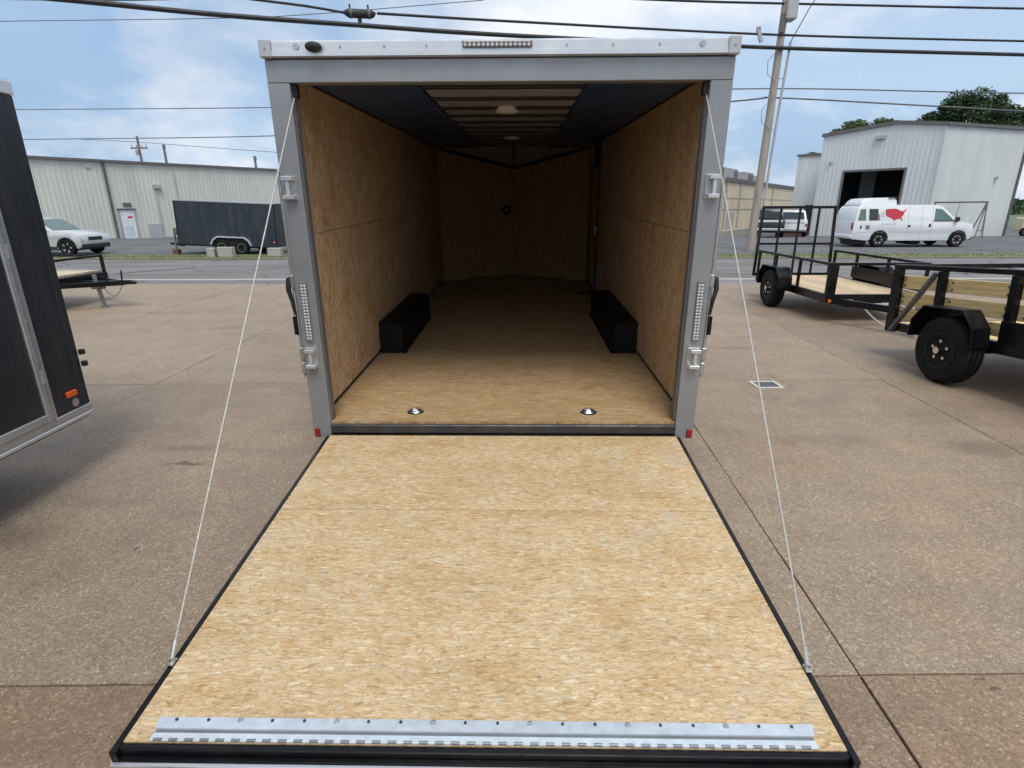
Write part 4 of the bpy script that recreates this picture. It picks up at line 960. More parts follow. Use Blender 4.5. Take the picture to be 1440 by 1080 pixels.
def make_suv():
    t = thing('car', 'silver sport utility car facing right, rear half hidden behind charcoal trailer', 'car', (-21.42, 22.05, -.3))
    ar, af = -1.25, 1.50
    low = [(-2.2, .50), (-2.15, .36), (-1.85, .30)] + arch(ar, .36, .40) + [(ar+.42, .28), (af-.42, .28)] + arch(af, .36, .40) + [(1.98, .30), (2.12, .36), (2.18, .52), (2.16, .72), (2.10, .90), (1.80, 1.02), (1.02, 1.09), (-2.12, 1.06), (-2.2, .8)]
    b, h = extr(low, .92); b.build('body', M['silver_paint'], t, bevel=.03, seg=2, smooth=True)
    up = [(-2.08, 1.03), (1.06, 1.03), (.98, 1.08), (.25, 1.52), (.0, 1.60), (-.7, 1.65), (-1.5, 1.62), (-1.9, 1.52)]
    b, h = extr(up, .90, .66, 1.04, 1.65); b.build('upper_body', M['silver_paint'], t, bevel=.02, seg=2, smooth=True)
    for pts in ([(-.1, 1.10), (.75, 1.10), (.20, 1.46), (-.1, 1.53)], [(-1.15, 1.10), (-.16, 1.10), (-.16, 1.54), (-1.1, 1.56)], [(-1.85, 1.14), (-1.22, 1.10), (-1.18, 1.54), (-1.6, 1.50)]):
        sides('side_window', M['glass'], t, pts, h)
    MB().plate([(.99, -.78, 1.10), (.99, .78, 1.10), (.26, .66, 1.545), (.26, -.66, 1.545)], (.52, 0, .85), .008).build('windscreen', M['glass_green'], t)
    MB().box(1.75, 2.20, -.86, .86, .30, .52).build('front_bumper', M['cladding'], t, bevel=.05)
    MB().box(2.10, 2.19, -.42, .42, .64, .80).build('grille', M['cladding'], t, bevel=.02)
    for s in (-1, 1):
        MB().box(1.86, 2.13, s*.74-.14, s*.74+.155, .70, .84).build('headlight', M['lens'], t, bevel=.03)
        MB().box(-2.2, -2.05, s*.8-.1, s*.8+.1, .8, 1.0).build('tail_light', M['red'], t, bevel=.02)
        MB().box(.62, .80, min(s*.93, s*1.06), max(s*.93, s*1.06), 1.04, 1.18).build('wing_mirror', M['silver_paint'], t, bevel=.03)
        for c_ in (ar, af):
            wheel('wheel', t, c_, s*.82, .355, .355, .22, s, M['rim_silver'], 'y', detail=False, spokes=5, rim_r=.66)
            MB().prism(arch(c_, .36, .445, 13)+arch(c_, .36, .385, 13)[::-1], 'y', *sorted((s*.90, s*.93))).build('wheel_arch', M['cladding'], t)
        MB().box(ar+.44, af-.44, min(s*.90, s*.935), max(s*.90, s*.935), .27, .40).build('side_sill', M['cladding'], t)
    MB().box(-1.9, 1.9, -.75, .75, .24, .36).build('underbody', M['cladding'], t)
make_suv()

def make_pickup(name, label, loc, rz, paint, cat):
    t = thing(name, label, cat, loc, (0, 0, rz))
    ar, af = -1.6, 1.75
    low = [(-2.75, .62), (-2.72, .48), (-2.1, .44)] + arch(ar, .42, .46) + [(ar+.48, .42), (af-.48, .42)] + arch(af, .42, .46) + [(2.3, .44), (2.65, .5), (2.70, .7), (2.66, 1.0), (2.5, 1.12), (1.3, 1.18), (-.75, 1.18), (-2.72, 1.16)]
    b, h = extr(low, .96); b.build('body', paint, t, bevel=.03, seg=2, smooth=True)
    up = [(-.80, 1.15), (1.35, 1.15), (1.25, 1.22), (.62, 1.78), (.45, 1.83), (-.45, 1.84), (-.62, 1.78)]
    b, h = extr(up, .92, .72, 1.16, 1.84); b.build('cab', paint, t, bevel=.02, smooth=True)
    MB().plate([(-.815, -.74, 1.24), (-.815, .74, 1.24), (-.66, .66, 1.72), (-.66, -.66, 1.72)], (-.95, 0, .3), .008).build('rear_window', M['glass'], t)
    MB().plate([(1.27, -.74, 1.24), (1.27, .74, 1.24), (.66, .66, 1.76), (.66, -.66, 1.76)], (.68, 0, .73), .008).build('windscreen', M['glass'], t)
    sides('side_window', M['glass'], t, [(-.55, 1.22), (1.05, 1.22), (.55, 1.70), (-.45, 1.72)], h)
    MB().box(-2.90, -2.73, -.95, .95, .50, .66).build('rear_bumper', M['alu_dull'], t, bevel=.03)
    MB().box(-2.765, -2.74, -.80, .80, 1.04, 1.17).build('tailgate_rail', M['white_paint'], t, bevel=.01)
    for s in (-1, 1):
        MB().box(-2.765, -2.735, s*.89-.05, s*.89+.05, .80, 1.0).build('tail_light', M['red'], t, bevel=.01)
        MB().box(2.6, 2.71, s*.78-.13, s*.78+.13, .8, 1.0).build('headlight', M['lens'], t, bevel=.02)
        for c_ in (ar, af): wheel('wheel', t, c_, s*.84, .39, .39, .25, s, M['rim_silver'], 'y', detail=False)
    MB().box(-2.5, 2.4, -.78, .78, .36, .5).build('underbody', M['cladding'], t)
make_pickup('pickup_truck', 'dark pickup truck seen from behind, framed by the utility trailer gate', (17.55, 37.0, -.36), R(66), M['dark_paint'], 'pickup truck')
make_pickup('pickup_truck', 'white pickup truck standing right of the dark pickup beyond the gate', (19.9, 38.6, -.45), R(64), M['white_paint'], 'pickup truck')

# ================================================================== BUILDINGS
def beige_building():
    t = thing('metal_building', 'long low beige ribbed metal building across the road at left', 'building', (0, 0, 0))
    W0 = Vector((-31.9, 35.1)); dr = Vector((10.0, 14.0)).normalized(); nr = Vector((dr.y, -dr.x))   # nr faces the road/camera
    def P(s, o=0): q = W0 + dr*s + nr*o; return (q.x, q.y)
    zt, zb = 4.83, -1.0
    stops = [-16, -8, 3.72, 8.4, 18.2, 26, 34]
    for a, b_ in zip(stops[:-1], stops[1:]):
        b = MB(); ribwall(b, P(b_-.01), P(a+.01), zb, zt, .30, .035, .12)
        b.build('wall_sheet', M['beige'], t)
    def bx(s0, s1, o0, o1, z0, z1):
        b = MB(); q = [P(s0, o0), P(s1, o0), P(s1, o1), P(s0, o1)]
        return b.prism(q, 'z', z0, z1)
    bx(-16.2, 34.2, -.05, .22, zt+.001, zt+.16).build('eave_gutter', M['trimdark'], t)
    # roof and other walls
    dp = 24
    q = [P(-16, .05), P(34, .05), P(34, -dp/2), P(-16, -dp/2)]; q2 = [P(-16, -dp/2), P(34, -dp/2), P(34, -dp), P(-16, -dp)]
    b = MB()
    b.add([(*q[0], zt+.1), (*q[1], zt+.1), (*q[2], zt+.6), (*q[3], zt+.6), (*q2[3], zt+.1), (*q2[2], zt+.1)], [(0, 1, 2, 3), (3, 2, 5, 4)]); b.build('roof', M['alu_dull'], t)
    b = MB()
    for A_, B_ in ((P(-16, -dp), P(-16, -.0)), (P(34, 0), P(34, -dp)), (P(34, -dp), P(-16, -dp))):
        b.add([(*A_, zb), (*B_, zb), (*B_, zt+.1), (*A_, zt+.1)], [(0, 1, 2, 3)])
    b.build('back_walls', M['beige'], t)
    for s in (3.72, 19.0):
        bx(s-.07, s+.07, .04, .14, zb, zt).build('downspout', M['downspout'], t)
    for s, z0_, z1_ in ((6.88, .2, 3.1), (8.4, 2.2, 4.2)): bx(s-.035, s+.035, .04, .09, z0_, z1_).build('conduit', M['conduit'], t)
    dd = bx(4.15, 5.05, .042, .075, -.62, 1.50).build('door', M['door_white'], t)
    b = MB()
    for args in ((4.06, 4.149, .036, .10, -.62, 1.57), (5.051, 5.14, .036, .10, -.62, 1.57), (4.1495, 5.0505, .036, .10, 1.501, 1.57)):
        q = [P(args[0], args[2]), P(args[1], args[2]), P(args[1], args[3]), P(args[0], args[3])]; b.prism(q, 'z', args[4], args[5])
    b.build('door_frame', M['alu_dull'], dd)
    bx(4.0, 5.22, .03, .16, 1.58, 1.67).build('door_hood', M['downspout'], t)
    bx(4.32, 4.86, .076, .080, -.35, .40).build('door_notice', plain('pale_blue_notice', (.52, .60, .66), .5), dd)
    bx(4.60, 4.92, .076, .080, .98, 1.12).build('door_sign', M['map_red'], dd)
    bx(4.46, 5.02, .036, .055, 1.78, 2.08).build('wall_sign', M['trimdark'], t)
    lb_ = bx(6.75, 7.25, .036, .30, 3.1, 3.42).build('wall_light', M['alu_dull'], t, bevel=.03)
    bx(2.6, 2.9, .036, .12, 4.40, 4.66).build('wall_vent', M['conduit'], t)
    bx(5.95, 6.75, .036, .25, -.6, .55).build('meter_cabinet', M['conduit'], t, bevel=.02)
    bx(-16, 34, .0362, .06, zb, -.50).build('base_trim', M['trimdark'], t)
    return P
BP = beige_building()
# things by the beige building
tt = thing('utility_rack', 'dark metal frame standing by beige building beyond the silver car', 'rack', (-24.9, 38.0, -.5), (0, 0, R(54)))
b = MB(); 
for x in (0, .75): b.box(x-.04, x+.04, -.04, .04, 0, 1.35)
b.build('post', M['brown'], tt)
MB().box(-.05, .9, -.03, .03, 1.2, 1.36).build('top_board', M['brown'], tt)
MB().box(.3, 1.7, -.02, .02, .72, .80).build('arm', M['black'], tt)
MB().box(.0405, .7095, -.02, .02, .75, .85).build('cross_bar', M['brown'], tt)

def warehouse():
    t = thing('warehouse', 'white metal warehouse with low gable and large open dark doorway behind the van', 'warehouse', (0, 0, 0))
    Cn, Lf, Rt = Vector((27.9, 36.3)), Vector((23.15, 42.45)), Vector((35.9, 39.4))
    zb, ze, zr = -1.0, 6.72, 7.12
    fl = (Lf-Cn); L_ = fl.length; fd = fl.normalized(); nf = Vector((-fd.y, fd.x))   # outward? ensure towards camera
    if nf.dot(Vector((0, -1))) < 0: nf = -nf
    def P(s, o=0): q = Cn + fd*s + nf*o; return (q.x, q.y)
    RM = 2.9
    def top(t_): return ze + (zr-ze)*(t_/RM if t_ < RM else (L_-t_)/(L_-RM))
    d0, d1, zd = 1.92, 5.86, 4.06
    b = MB()
    # gable wall as ribbed sheets around the doorway; ribs face the camera
    def sheet_(s0, s1, z0, zf_, name='wall_sheet'):
        q = MB(); ribwall(q, P(s0), P(s1), z0, (lambda u: zf_(s0+u)) if callable(zf_) else zf_, .30, .03, .1)
        return q.build(name, M['whitewall'], t)
    sheet_(.012, d0, zb, top); sheet_(d1, L_-.01, zb, top); sheet_(d0+.002, RM, zd, top); sheet_(RM+.002, d1-.002, zd, top)
    def bx(s0, s1, o0, o1, z0, z1):
        return MB().prism([P(s0, o0), P(s1, o0), P(s1, o1), P(s0, o1)], 'z', z0, z1)
    # dark room behind the doorway
    b = MB()
    A_, B_, C_, D_ = P(d0-.6, -.08), P(d1+.6, -.08), P(d1+.6, -6), P(d0-.6, -6)
    for a, c in ((B_, C_), (C_, D_), (D_, A_)): b.add([(*a, zb), (*c, zb), (*c, 5), (*a, 5)], [(0, 1, 2, 3)])
    b.add([(*A_, 5), (*B_, 5), (*C_, 5), (*D_, 5)], [(0, 1, 2, 3)]); b.add([(*A_, -.55), (*B_, -.55), (*C_, -.55), (*D_, -.55)], [(0, 1, 2, 3)])
    b.build('dark_room', M['dark_inside'], t)
    bx(d0-.12, d1+.12, .0325, .07, zd, zd+.14).build('door_lintel', M['trimdark'], t)
    bx(d0-.12, d0, .0325, .07, zb, zd-.001).build('door_jamb', M['trimdark'], t)
    bx(d1, d1+.12, .0325, .07, zb, zd-.001).build('door_jamb', M['trimdark'], t)
    # long wall to the right
    gd = (Rt-Cn).normalized(); ng = Vector((gd.y, -gd.x))
    if ng.dot(Vector((0, -1))) < 0: ng = -ng
    b = MB(); ribwall(b, (Rt.x, Rt.y), (Cn.x+gd.x*.012, Cn.y+gd.y*.012), zb, ze, .30, .012, .08); b.build('wall_sheet', M['whitewall2'], t)
    MB().prism([P(-.05, -.02), P(.06, -.02), P(.06, .05), P(-.05, .05)], 'z', zb, ze).build('corner_trim', M['whitewall2'], t)
    q = Rt; MB().prism([(q.x-.03, q.y-.10), (q.x+.14, q.y-.06), (q.x+.12, q.y+.08), (q.x-.05, q.y+.04)], 'z', zb, ze-.03).build('downspout', M['downspout'], t)
    # gable fascia, following the pitch
    for (s0, s1) in ((-.1, RM), (RM, L_+.1)):
        b = MB()
        a, c = P(s0, .16), P(s1, .16); a2, c2 = P(s0, -.1), P(s1, -.1)
        za, zc = (top(max(0, s0)), top(min(L_, s1)))
        b.add([(*a, za-.06), (*c, zc-.06), (*c2, zc-.06), (*a2, za-.06), (*a, za+.16), (*c, zc+.16), (*c2, zc+.16), (*a2, za+.16)], [(0, 3, 2, 1), (4, 5, 6, 7), (0, 1, 5, 4), (1, 2, 6, 5), (2, 3, 7, 6), (3, 0, 4, 7)])
        b.build('gable_fascia', M['trimdark'], t)
    b = MB(); b.prism([(Cn.x+ng.x*.18-gd.x*.1, Cn.y+ng.y*.18-gd.y*.1), (Rt.x+ng.x*.18, Rt.y+ng.y*.18), (Rt.x-ng.x*.1, Rt.y-ng.y*.1), (Cn.x-ng.x*.1, Cn.y-ng.y*.1)], 'z', ze-.03, ze+.15); b.build('eave_gutter', M['trimdark'], t)
    # roof
    bk = gd*((Rt-Cn).length)
    c0, l0 = Cn, Lf; mid = Cn+fd*RM
    b = MB(); b.add([(c0.x, c0.y, ze+.1), (mid.x, mid.y, zr+.1), (l0.x, l0.y, ze+.1), (c0.x+bk.x, c0.y+bk.y, ze+.1), (mid.x+bk.x, mid.y+bk.y, zr+.1), (l0.x+bk.x, l0.y+bk.y, ze+.1)], [(0, 1, 4, 3), (1, 2, 5, 4)]); b.build('roof', M['alu_dull'], t)
    b = MB()
    for a, c in (((Rt.x, Rt.y), (Lf.x+bk.x, Lf.y+bk.y)), ((Lf.x+bk.x, Lf.y+bk.y), (Lf.x, Lf.y))): b.add([(*a, zb), (*c, zb), (*c, ze+.1), (*a, ze+.1)], [(0, 1, 2, 3)])
    b.build('back_walls', M['whitewall2'], t)
    wl_ = bx(3.5, 4.1, .032, .26, 6.15, 6.42).build('flood_light', M['conduit'], t, bevel=.03)
    bx(6.85, 7.05, .032, .2, 4.7, 4.88).build('wall_light', M['conduit'], t, bevel=.02)
    MB().prism([(33.6, 38.30), (33.75, 38.35), (33.7, 38.5), (33.55, 38.45)], 'z', 3.4, 3.6).build('wall_light', M['conduit'], t)
warehouse()
def annex():
    t = thing('warehouse_annex', 'lower narrow white annex with a dark doorway at the left end of warehouse', 'building', (0, 0, 0))
    a, c = (23.6, 46.6), (24.6, 44.6)
    b = MB(); ribwall(b, (24.9, 44.0), (23.05, 45.9), -1, 5.55, .3, .03, .1); b.build('wall_sheet', M['whitewall'], t)
    d = Vector((-1.85, 1.9)).normalized(); n_ = Vector((-d.y, d.x))
    if n_.y > 0: n_ = -n_
    def P(s, o): q = Vector((24.9, 44.0))+d*s+n_*o; return (q.x, q.y)
    MB().prism([P(-.1, .12), P(2.75, .12), P(2.75, -.1), P(-.1, -.1)], 'z', 5.551, 5.72).build('roof_fascia', M['trimdark'], t)
    b = MB()
    for A_, B_ in ((P(2.65, 0), P(2.65, -6)), (P(2.65, -6), P(0, -6)), (P(0, -6), P(0, 0))): b.add([(*A_, -1), (*B_, -1), (*B_, 5.56), (*A_, 5.56)], [(0, 1, 2, 3)])
    b.add([(*P(0, 0), 5.56), (*P(2.65, 0), 5.56), (*P(2.65, -6), 5.56), (*P(0, -6), 5.56)], [(0, 1, 2, 3)])
    b.build('back_walls', M['whitewall2'], t)
    dd = MB().prism([P(.75, .033), P(1.55, .033), P(1.55, .05), P(.75, .05)], 'z', -.55, 1.75).build('door', M['dark_paint'], t)
    MB().prism([P(.6, .033), P(.745, .033), P(.745, .07), P(.6, .07)], 'z', -.55, 1.9).build('door_frame', M['door_white'], dd)
    MB().prism([P(.2, .1), P(2.6, .1), P(2.6, 1.2), P(.2, 1.2)], 'z', -.75, -.35).build('loading_step', M['brown'], t)
annex()
def tan_building():
    t = thing('tan_building', 'tan flat-roofed building behind the utility pole with grey units on its roof', 'building', (0, 0, 0))
    A_ = Vector((13.5, 39.0)); B_ = Vector((35.0, 70.5)); d = (B_-A_).normalized(); n_ = Vector((d.y, -d.x)); L_ = (B_-A_).length
    def P(s, o=0): q = A_+d*s+n_*o; return (q.x, q.y)
    # panels with recessed joints
    k = 0; s = 0
    while s < L_-.1:
        e = min(s+4.7, L_)
        MB().prism([P(s+.02, 0), P(e-.02, 0), P(e-.02, -.3), P(s+.02, -.3)], 'z', -1, 3.55).build('wall_panel', M['tan'], t); s = e
    MB().prism([P(0, -.05), P(L_, -.05), P(L_, -14), P(0, -14)], 'z', -1, 3.5).build('core', M['tan'], t)
    MB().prism([P(-.1, .12), P(L_+.1, .12), P(L_+.1, -.4), P(-.1, -.4)], 'z', 3.551, 3.86).build('roof_fascia', M['trimdark'], t)
    for zz in (2.3, 1.4): MB().prism([P(0, .005), P(L_, .005), P(L_, .03), P(0, .03)], 'z', zz, zz+.05).build('wall_pipe', M['alu_dull'], t)
    for s in (5.2, 9.6, 17, 23): MB().prism([P(s, .031), P(s+.14, .031), P(s+.14, .12), P(s, .12)], 'z', -1, 3.55).build('downspout', M['alu_dull'], t)
    for s, w in ((6.2, .8), (7.6, .6)): MB().prism([P(s, .004), P(s+w, .004), P(s+w, .1), P(s, .1)], 'z', -.6, 1.2).build('meter_cabinet', M['conduit'], t)
    MB().prism([P(3, .2), P(20, .2), P(20, .9), P(3, .9)], 'z', -.9, -.15).build('planter_wall', M['block'], t)
    return P
TP = tan_building()
def hvac(s, o, z, w, d, h, label):
    q = TP(s, o); t = thing('rooftop_unit', label, 'hvac unit', (q[0], q[1], z), (0, 0, R(56)), 'grey rooftop units on the tan building')
    MB().box(-w/2, w/2, -d/2, d/2, .08, h).build('casing', M['hvac'], t, bevel=.03)
    MB().box(-w/2+.1, w/2-.1, -d/2+.1, d/2-.1, 0, .079).build('curb', M['trimdark'], t)
    MB().lathe([(h+.001, w*.22), (h+.09, w*.22), (h+.1, w*.18)], 'z', (0, 0, 0), 18).build('fan_cowl', M['trimdark'], t)
    MB().box(-w/2+.15, w/2-.15, -d/2-.012, -d/2-.001, .25, h-.2).build('louvre_panel', M['trimdark'], t)
hvac(6.6, -2.0, 3.5, 2.2, 1.8, 1.25, 'large dark grey rooftop unit left of the pole on tan roof')
hvac(12.6, -2.0, 3.5, 1.5, 1.5, 1.35, 'grey rooftop unit just right of the pole on tan roof')
hvac(17.6, -2.0, 3.5, 2.2, 1.8, 1.25, 'wide pale grey rooftop unit second from right on tan roof')
hvac(22.6, -2.0, 3.5, 1.4, 1.5, 1.1, 'smallest rooftop unit at the far right end of tan roof')

# rack behind the van
rk = thing('pipe_rack', 'tall dark pipe rack frame standing behind the front of the white van', 'rack', (26.9, 34.0, -.3))
MB().cyl((-.3, 0, 2.18), (3.05, 0, 2.2), .05, 8).build('top_bar', M['trimdark'], rk)
for (x0, x1, y_) in ((3.0, 2.35, -.5), (3.0, 2.62, .4), (3.0, 3.02, -.25), (-.25, -.5, -.4), (-.25, -.1, .4)):
    MB().cyl((x0, 0, 2.18), (x1, y_, 0), .035, 8).build('leg', M['trimdark'], rk)
MB().cyl((3.15, .1, 0), (3.15, .1, 2.25), .03, 8).build('leg', M['conduit'], rk)
MB().cyl((2.45, -.4, .45), (3.02, -.2, .45), .03, 8).build('brace', M['trimdark'], rk)
MB().cyl((1.3, 0, 2.17), (1.2, 0, .9), .015, 6).build('hanging_rod', M['trimdark'], rk)
# machine past the corner of the warehouse
mc = thing('small_machine', 'tan and dark machine standing past the right corner of white warehouse', 'machine', (35.5, 37.2, -.39))
MB().box(-.5, .5, -.4, .4, .35, 1.25).build('body', M['tan'], mc, bevel=.06)
MB().box(-.3, .35, -.42, -.405, .55, 1.0).build('side_panel', M['trimdark'], mc)
MB().box(.55, 1.3, -.35, .35, .3, .9).build('engine_cover', M['trimdark'], mc, bevel=.05)
for x in (-.35, .9): wheel('wheel', mc, x, -.42, .3, .3, .2, -1, M['rim_silver'], 'y', detail=False)

# ================================================================== POLES AND WIRES
def pole_main():
    t = thing('utility_pole', 'leaning weathered wooden utility pole with grey transformer box and conduit on the verge', 'utility pole', (10.87, 23.2, -.31))
    MB().tube([(0, 0, 0), (.06, 0, 3), (.12, 0, 6), (.17, 0, 9), (.2, 0, 12)], [.19, .175, .16, .145, .13], 16).build('pole_shaft', M['pole'], t, smooth=True)
    MB().tube([(.30, -.05, .15), (.36, -.05, 3), (.46, -.05, 6), (.58, -.05, 8.6)], .055, 8).build('conduit', M['conduit'], t, smooth=True)
    for z in (3.1, 5.2, 7.2):
        MB().bar((.08, -.05, z), (.46, -.05, z+.02), .04, .04).build('standoff_bracket', M['zinc'], t)
    MB().box(.16, .60, -.35, .2, 9.35, 10.4).build('equipment_box', M['conduit'], t, bevel=.04)
    MB().box(.02, .20, -.22, -.12, 8.9, 9.6).build('bracket', M['trimdark'], t)
    MB().bar((-.9, 0, 11.2), (1.3, 0, 11.2), .09, .11).build('crossarm', M['pole'], t)
    MB().tube([(.58, -.05, 8.6), (.9, -.6, 9.6), (1.6, -1.8, 11.3), (2.4, -3.2, 13.2)], .018, 6).build('service_drop', M['wire'], t)
    for z, r in ((8.35, .02), (6.5, .02)):
        MB().tube([(.12, -.2, z), (-.35, -.25, z-.5), (-.3, -.22, z-1.0), (.1, -.2, z-1.3)], .012, 6).build('drip_loop', M['wire_grey'], t)
pole_main()
def wire(pts, r, label, m='wire', group='overhead wires along the road', n=6):
    """pts: anchors in space, joined with a smooth curve (Catmull-Rom)"""
    P_ = [Vector(q) for q in pts]; P_ = [P_[0]*2-P_[1]] + P_ + [P_[-1]*2-P_[-2]]; outp = []
    for i in range(1, len(P_)-2):
        for k in range(12):
            u = k/12; a, b, c, d = P_[i-1], P_[i], P_[i+1], P_[i+2]
            outp.append(.5*((2*b) + (-a+c)*u + (2*a-5*b+4*c-d)*u*u + (-a+3*b-3*c+d)*u**3))
    outp.append(P_[-2])
    return tag(MB().tube(outp, r, n).build('overhead_wire', M[m], None, smooth=True), label, 'wire', group)
wire([(-17.06, 13.0, 7.36), (-12.65, 14.5, 7.34), (-9.38, 16.0, 7.4), (-5.4, 17.5, 7.49), (-.22, 19.3, 7.61), (10.67, 22.9, 8.01), (22.43, 24.6, 8.06), (31.5, 25.5, 8.0), (48, 27, 8.4)], .075, 'thickest black cable bundle, lowest of those crossing just above the trailer roof')
wire([(-17.84, 14.0, 8.39), (-8.3, 17.0, 8.07), (-6.8, 17.6, 8.04), (-5.84, 17.9, 7.96)], .04, 'black cable running left from the dark splice case above the trailer')
wire([(-4.84, 18.3, 8.05), (-.23, 19.8, 8.19), (10.7, 23.0, 8.51), (22.28, 24.6, 8.59), (31.32, 25.5, 8.6), (48, 27, 8.9)], .045, 'black cable running right from the dark splice case, carrying a clip near the pole')
wire([(-3.2, 19.0, 8.98), (5.57, 21.6, 9.37), (10.87, 23.1, 9.66), (21.93, 24.6, 9.83), (30.82, 25.5, 9.92), (48, 27, 10.4)], .045, 'highest black cable at the upper right, crossing the top of the pole')
wire([(-23.5, 20.0, 8.36), (-19.43, 20.0, 8.40), (-11.36, 20.0, 8.43), (-7.75, 20.0, 8.53), (-1.27, 20.0, 8.93)], .014, 'thin grey wire at top left rising above the splice case', 'wire_grey')
wire([(-22, 16, 8.10), (-16.76, 17.0, 8.17), (-11.49, 18.0, 8.43), (-4, 19.5, 9.2)], .022, 'thin wire along the very top left edge above all others', 'wire_grey')
wire([(-59.4, 50.0, 10.06), (-40.33, 45.0, 9.31), (-17.96, 40.0, 8.56), (-1.41, 36.0, 8.22), (12.1, 31.0, 7.93), (28.04, 31.0, 7.62), (55, 33, 7.6)], .034, 'upper of two thin wires above the beige roof, passing on behind the pole', 'wire_grey')
wire([(-60.35, 50.0, 7.55), (-40.36, 45.0, 7.09), (-17.96, 40.0, 6.69), (-1.27, 32.0, 6.44), (10.43, 26.0, 6.51), (11.35, 23.3, 6.18), (19.42, 24.5, 5.98), (29.63, 26.0, 5.79), (55, 29, 5.9)], .036, 'lower of two thin wires above the beige roof, tied to the pole', 'wire_grey')
wire([(-49.75, 62.0, 9.02), (-40.97, 60.0, 8.41), (-25.66, 58.0, 7.18), (-15.16, 56.0, 6.42)], .03, 'faint wire sloping down from the distant crossarm pole', 'wire_grey')
sp = thing('splice_case', 'dark lumpy splice case hanging on the cable above the trailer roof', 'splice case', (-5.36, 18.1, 8.0), (0, R(-3), R(21))); sp.scale = (.92, .8, .8)
MB().tube([(-.62, 0, .02), (-.5, 0, 0), (-.42, 0, -.02), (.38, 0, -.02), (.46, 0, .0), (.56, 0, .03)], [.04, .13, .17, .17, .13, .04], 14).build('case_shell', M['wire'], sp, smooth=True)
for x in (-.36, .3):
    MB().lathe([(x-.04, .185), (x+.04, .185)], 'x', (0, 0, -.02), 14).build('clamp_band', M['trimdark'], sp)
    MB().box(x-.03, x+.03, -.03, .03, .15, .32).build('hanger', M['wire'], sp)
MB().box(-.12, .02, -.04, .04, -.40, -.18).build('drop_bracket', M['wire'], sp)
cl = thing('cable_clip', 'small grey cable clip on the wire just left of the pole', 'cable clip', (9.98, 22.78, 8.43))
MB().bar((-.10, 0, .26), (.10, 0, -.24), .10, .16).build('clip_body', M['conduit'], cl, bevel=.02)
MB().box(-.16, .02, -.05, .05, .20, .34).build('clip_head', M['conduit'], cl, bevel=.02)
def far_pole(name, x, y, z0, h, arm, label):
    t = thing(name, label, 'utility pole', (x, y, z0))
    MB().tube([(0, 0, 0), (-.06, 0, h)], [.17, .12], 10).build('pole_shaft', M['trimdark'], t, smooth=True)
    if arm:
        MB().box(-.95, .85, -.06, .06, h-1.25, h-1.1).build('crossarm', M['trimdark'], t)
        for x_ in (-.8, -.3, .3, .75): MB().cyl((x_, 0, h-1.1), (x_, 0, h-.85), .04, 8).build('insulator', M['trimdark'], t)
        MB().cyl((-.28, -.1, h-1.9), (-.28, -.1, h-1.35), .16, 12).build('transformer', M['hvac'], t, smooth=True)
    else:
        MB().cyl((0, 0, h-.3), (-.06, 0, h+.05), .16, 10).build('pole_cap', M['trimdark'], t)
far_pole('utility_pole', -41.0, 60, -.9, 9.9, True, 'distant utility pole with crossarm rising above the beige roof')
far_pole('utility_pole', -38.3, 60, -.9, 9.0, False, 'plain dark distant pole right of the crossarm pole above beige roof')
far_pole('utility_pole', -28.6, 60, -.9, 7.8, False, 'short distant pole near the right end of the beige roof')

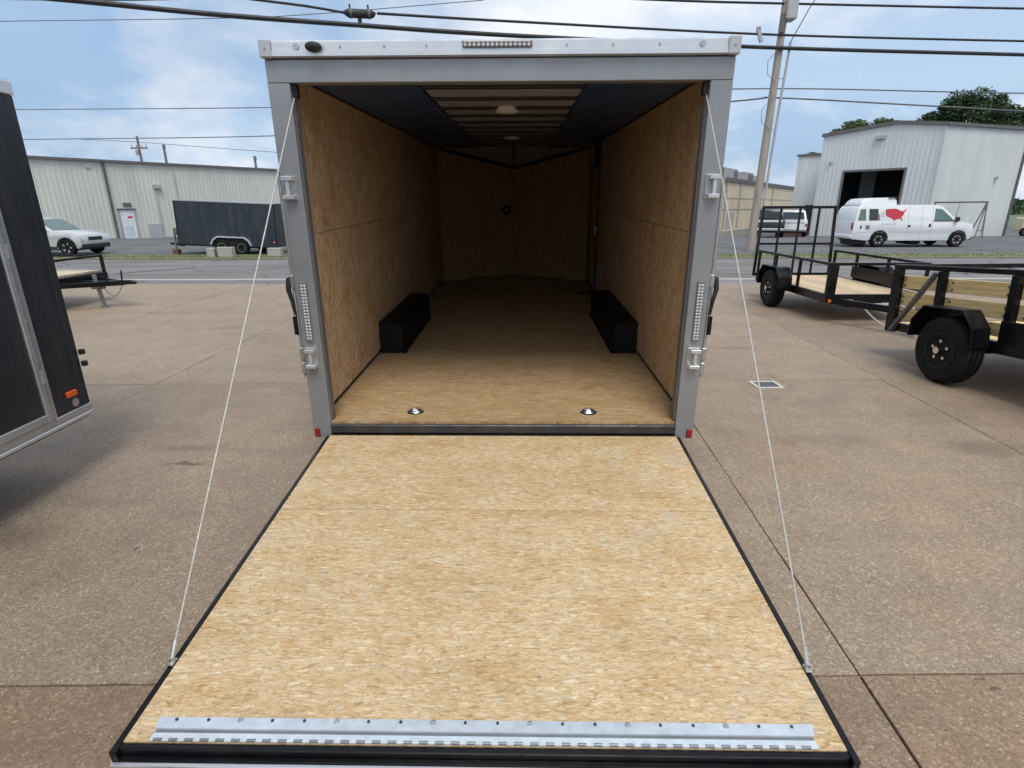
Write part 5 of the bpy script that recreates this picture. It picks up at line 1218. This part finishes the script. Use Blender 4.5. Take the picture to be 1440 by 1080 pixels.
# ================================================================== TREES
def tree(x, y, z0, h, rad, label, mat, seed, cz=.62, sq=.62, n=11000, leaf=.21):
    rnd = random.Random(seed)
    t = thing('tree', label, 'tree', (x, y, z0))
    b = MB(); b.tube([(0, 0, 0), (.1, 0, h*.25), (-.1, .1, h*.5), (0, 0, h*.75)], [h*.035, h*.028, h*.02, h*.008], 10)
    clumps = []
    for k in range(34):
        a = rnd.uniform(0, 6.283); e = rnd.uniform(-.5, 1.0); rr = rad*rnd.uniform(.35, 1.0)
        c = Vector((math.cos(a)*rr*math.cos(e), math.sin(a)*rr*math.cos(e), h*cz + math.sin(e)*rad*sq))
        clumps.append((c, rad*rnd.uniform(.13, .34)))
        st = Vector((0, 0, h*rnd.uniform(.22, .6)))
        b.tube([st, st.lerp(c, .5)+Vector((0, 0, .3)), c], [h*.014, h*.008, h*.003], 6)
    b.build('trunk', M['bark'], t, smooth=True)
    g = MB()
    for k in range(n):
        c, r = clumps[rnd.randrange(len(clumps))]
        d = Vector((rnd.gauss(0, 1), rnd.gauss(0, 1), rnd.gauss(0, 1))).normalized()*(r*rnd.random()**.4)
        d.z *= .75; q = c+d
        u = Vector((rnd.gauss(0, 1), rnd.gauss(0, 1), rnd.gauss(0, .6))).normalized(); v = u.cross(Vector((rnd.gauss(0, 1), rnd.gauss(0, 1), rnd.gauss(0, 1)))).normalized()
        s = leaf*rnd.uniform(.5, 1.1)
        g.add([q-u*s, q+v*s*.55, q+u*s, q-v*s*.55], [(0, 1, 2, 3)])
    me = bpy.data.meshes.new('crown'); me.from_pydata(g.v, [], g.f); me.materials.append(mat)
    link('crown', me, t)
tree(42.4, 70, -.9, 14.2, 4.0, 'rounded green tree rising behind the gable of white warehouse', M['leaf'], 11, cz=.72, sq=.5)
tree(54.6, 71, -.9, 17.0, 4.7, 'tall dark green tree behind the right end of the warehouse roof', M['leaf_dark'], 23, cz=.72, sq=.62, n=15000)
tree(50.4, 69, -.9, 13.8, 3.2, 'lower dark tree left of the tall dark tree behind warehouse roof', M['leaf_dark'], 5, cz=.72, sq=.5)
tree(61.0, 72, -.9, 16.4, 4.4, 'dark green tree at the right edge behind the warehouse roof', M['leaf_dark'], 31, cz=.74, sq=.5)
tree(37.0, 72, -.9, 9.6, 1.5, 'small dark tree in the gap above the annex roof', M['leaf_dark'], 8, cz=.8, sq=.8, n=1500)
# far woods
g = MB(); rnd = random.Random(2)
for k in range(9000):
    x = rnd.uniform(-200, 260); y = rnd.uniform(150, 175); hmax = 3.6 + 1.4*noise.noise(Vector((x*.06, 0, 0))); z = -.9 + hmax*rnd.random()**.7
    u = Vector((rnd.gauss(0, 1), rnd.gauss(0, 1), rnd.gauss(0, 1))).normalized(); v = u.cross(Vector((rnd.gauss(0, 1), rnd.gauss(0, 1), rnd.gauss(0, 1)))).normalized(); s = rnd.uniform(.5, 1.2)
    q = Vector((x, y, z)); g.add([q-u*s, q+v*s, q+u*s, q-v*s], [(0, 1, 2, 3)])
me = bpy.data.meshes.new('distant_woods'); me.from_pydata(g.v, [], g.f); me.materials.append(M['leaf_dark'])
link('distant_woods', me, None, kind='stuff')
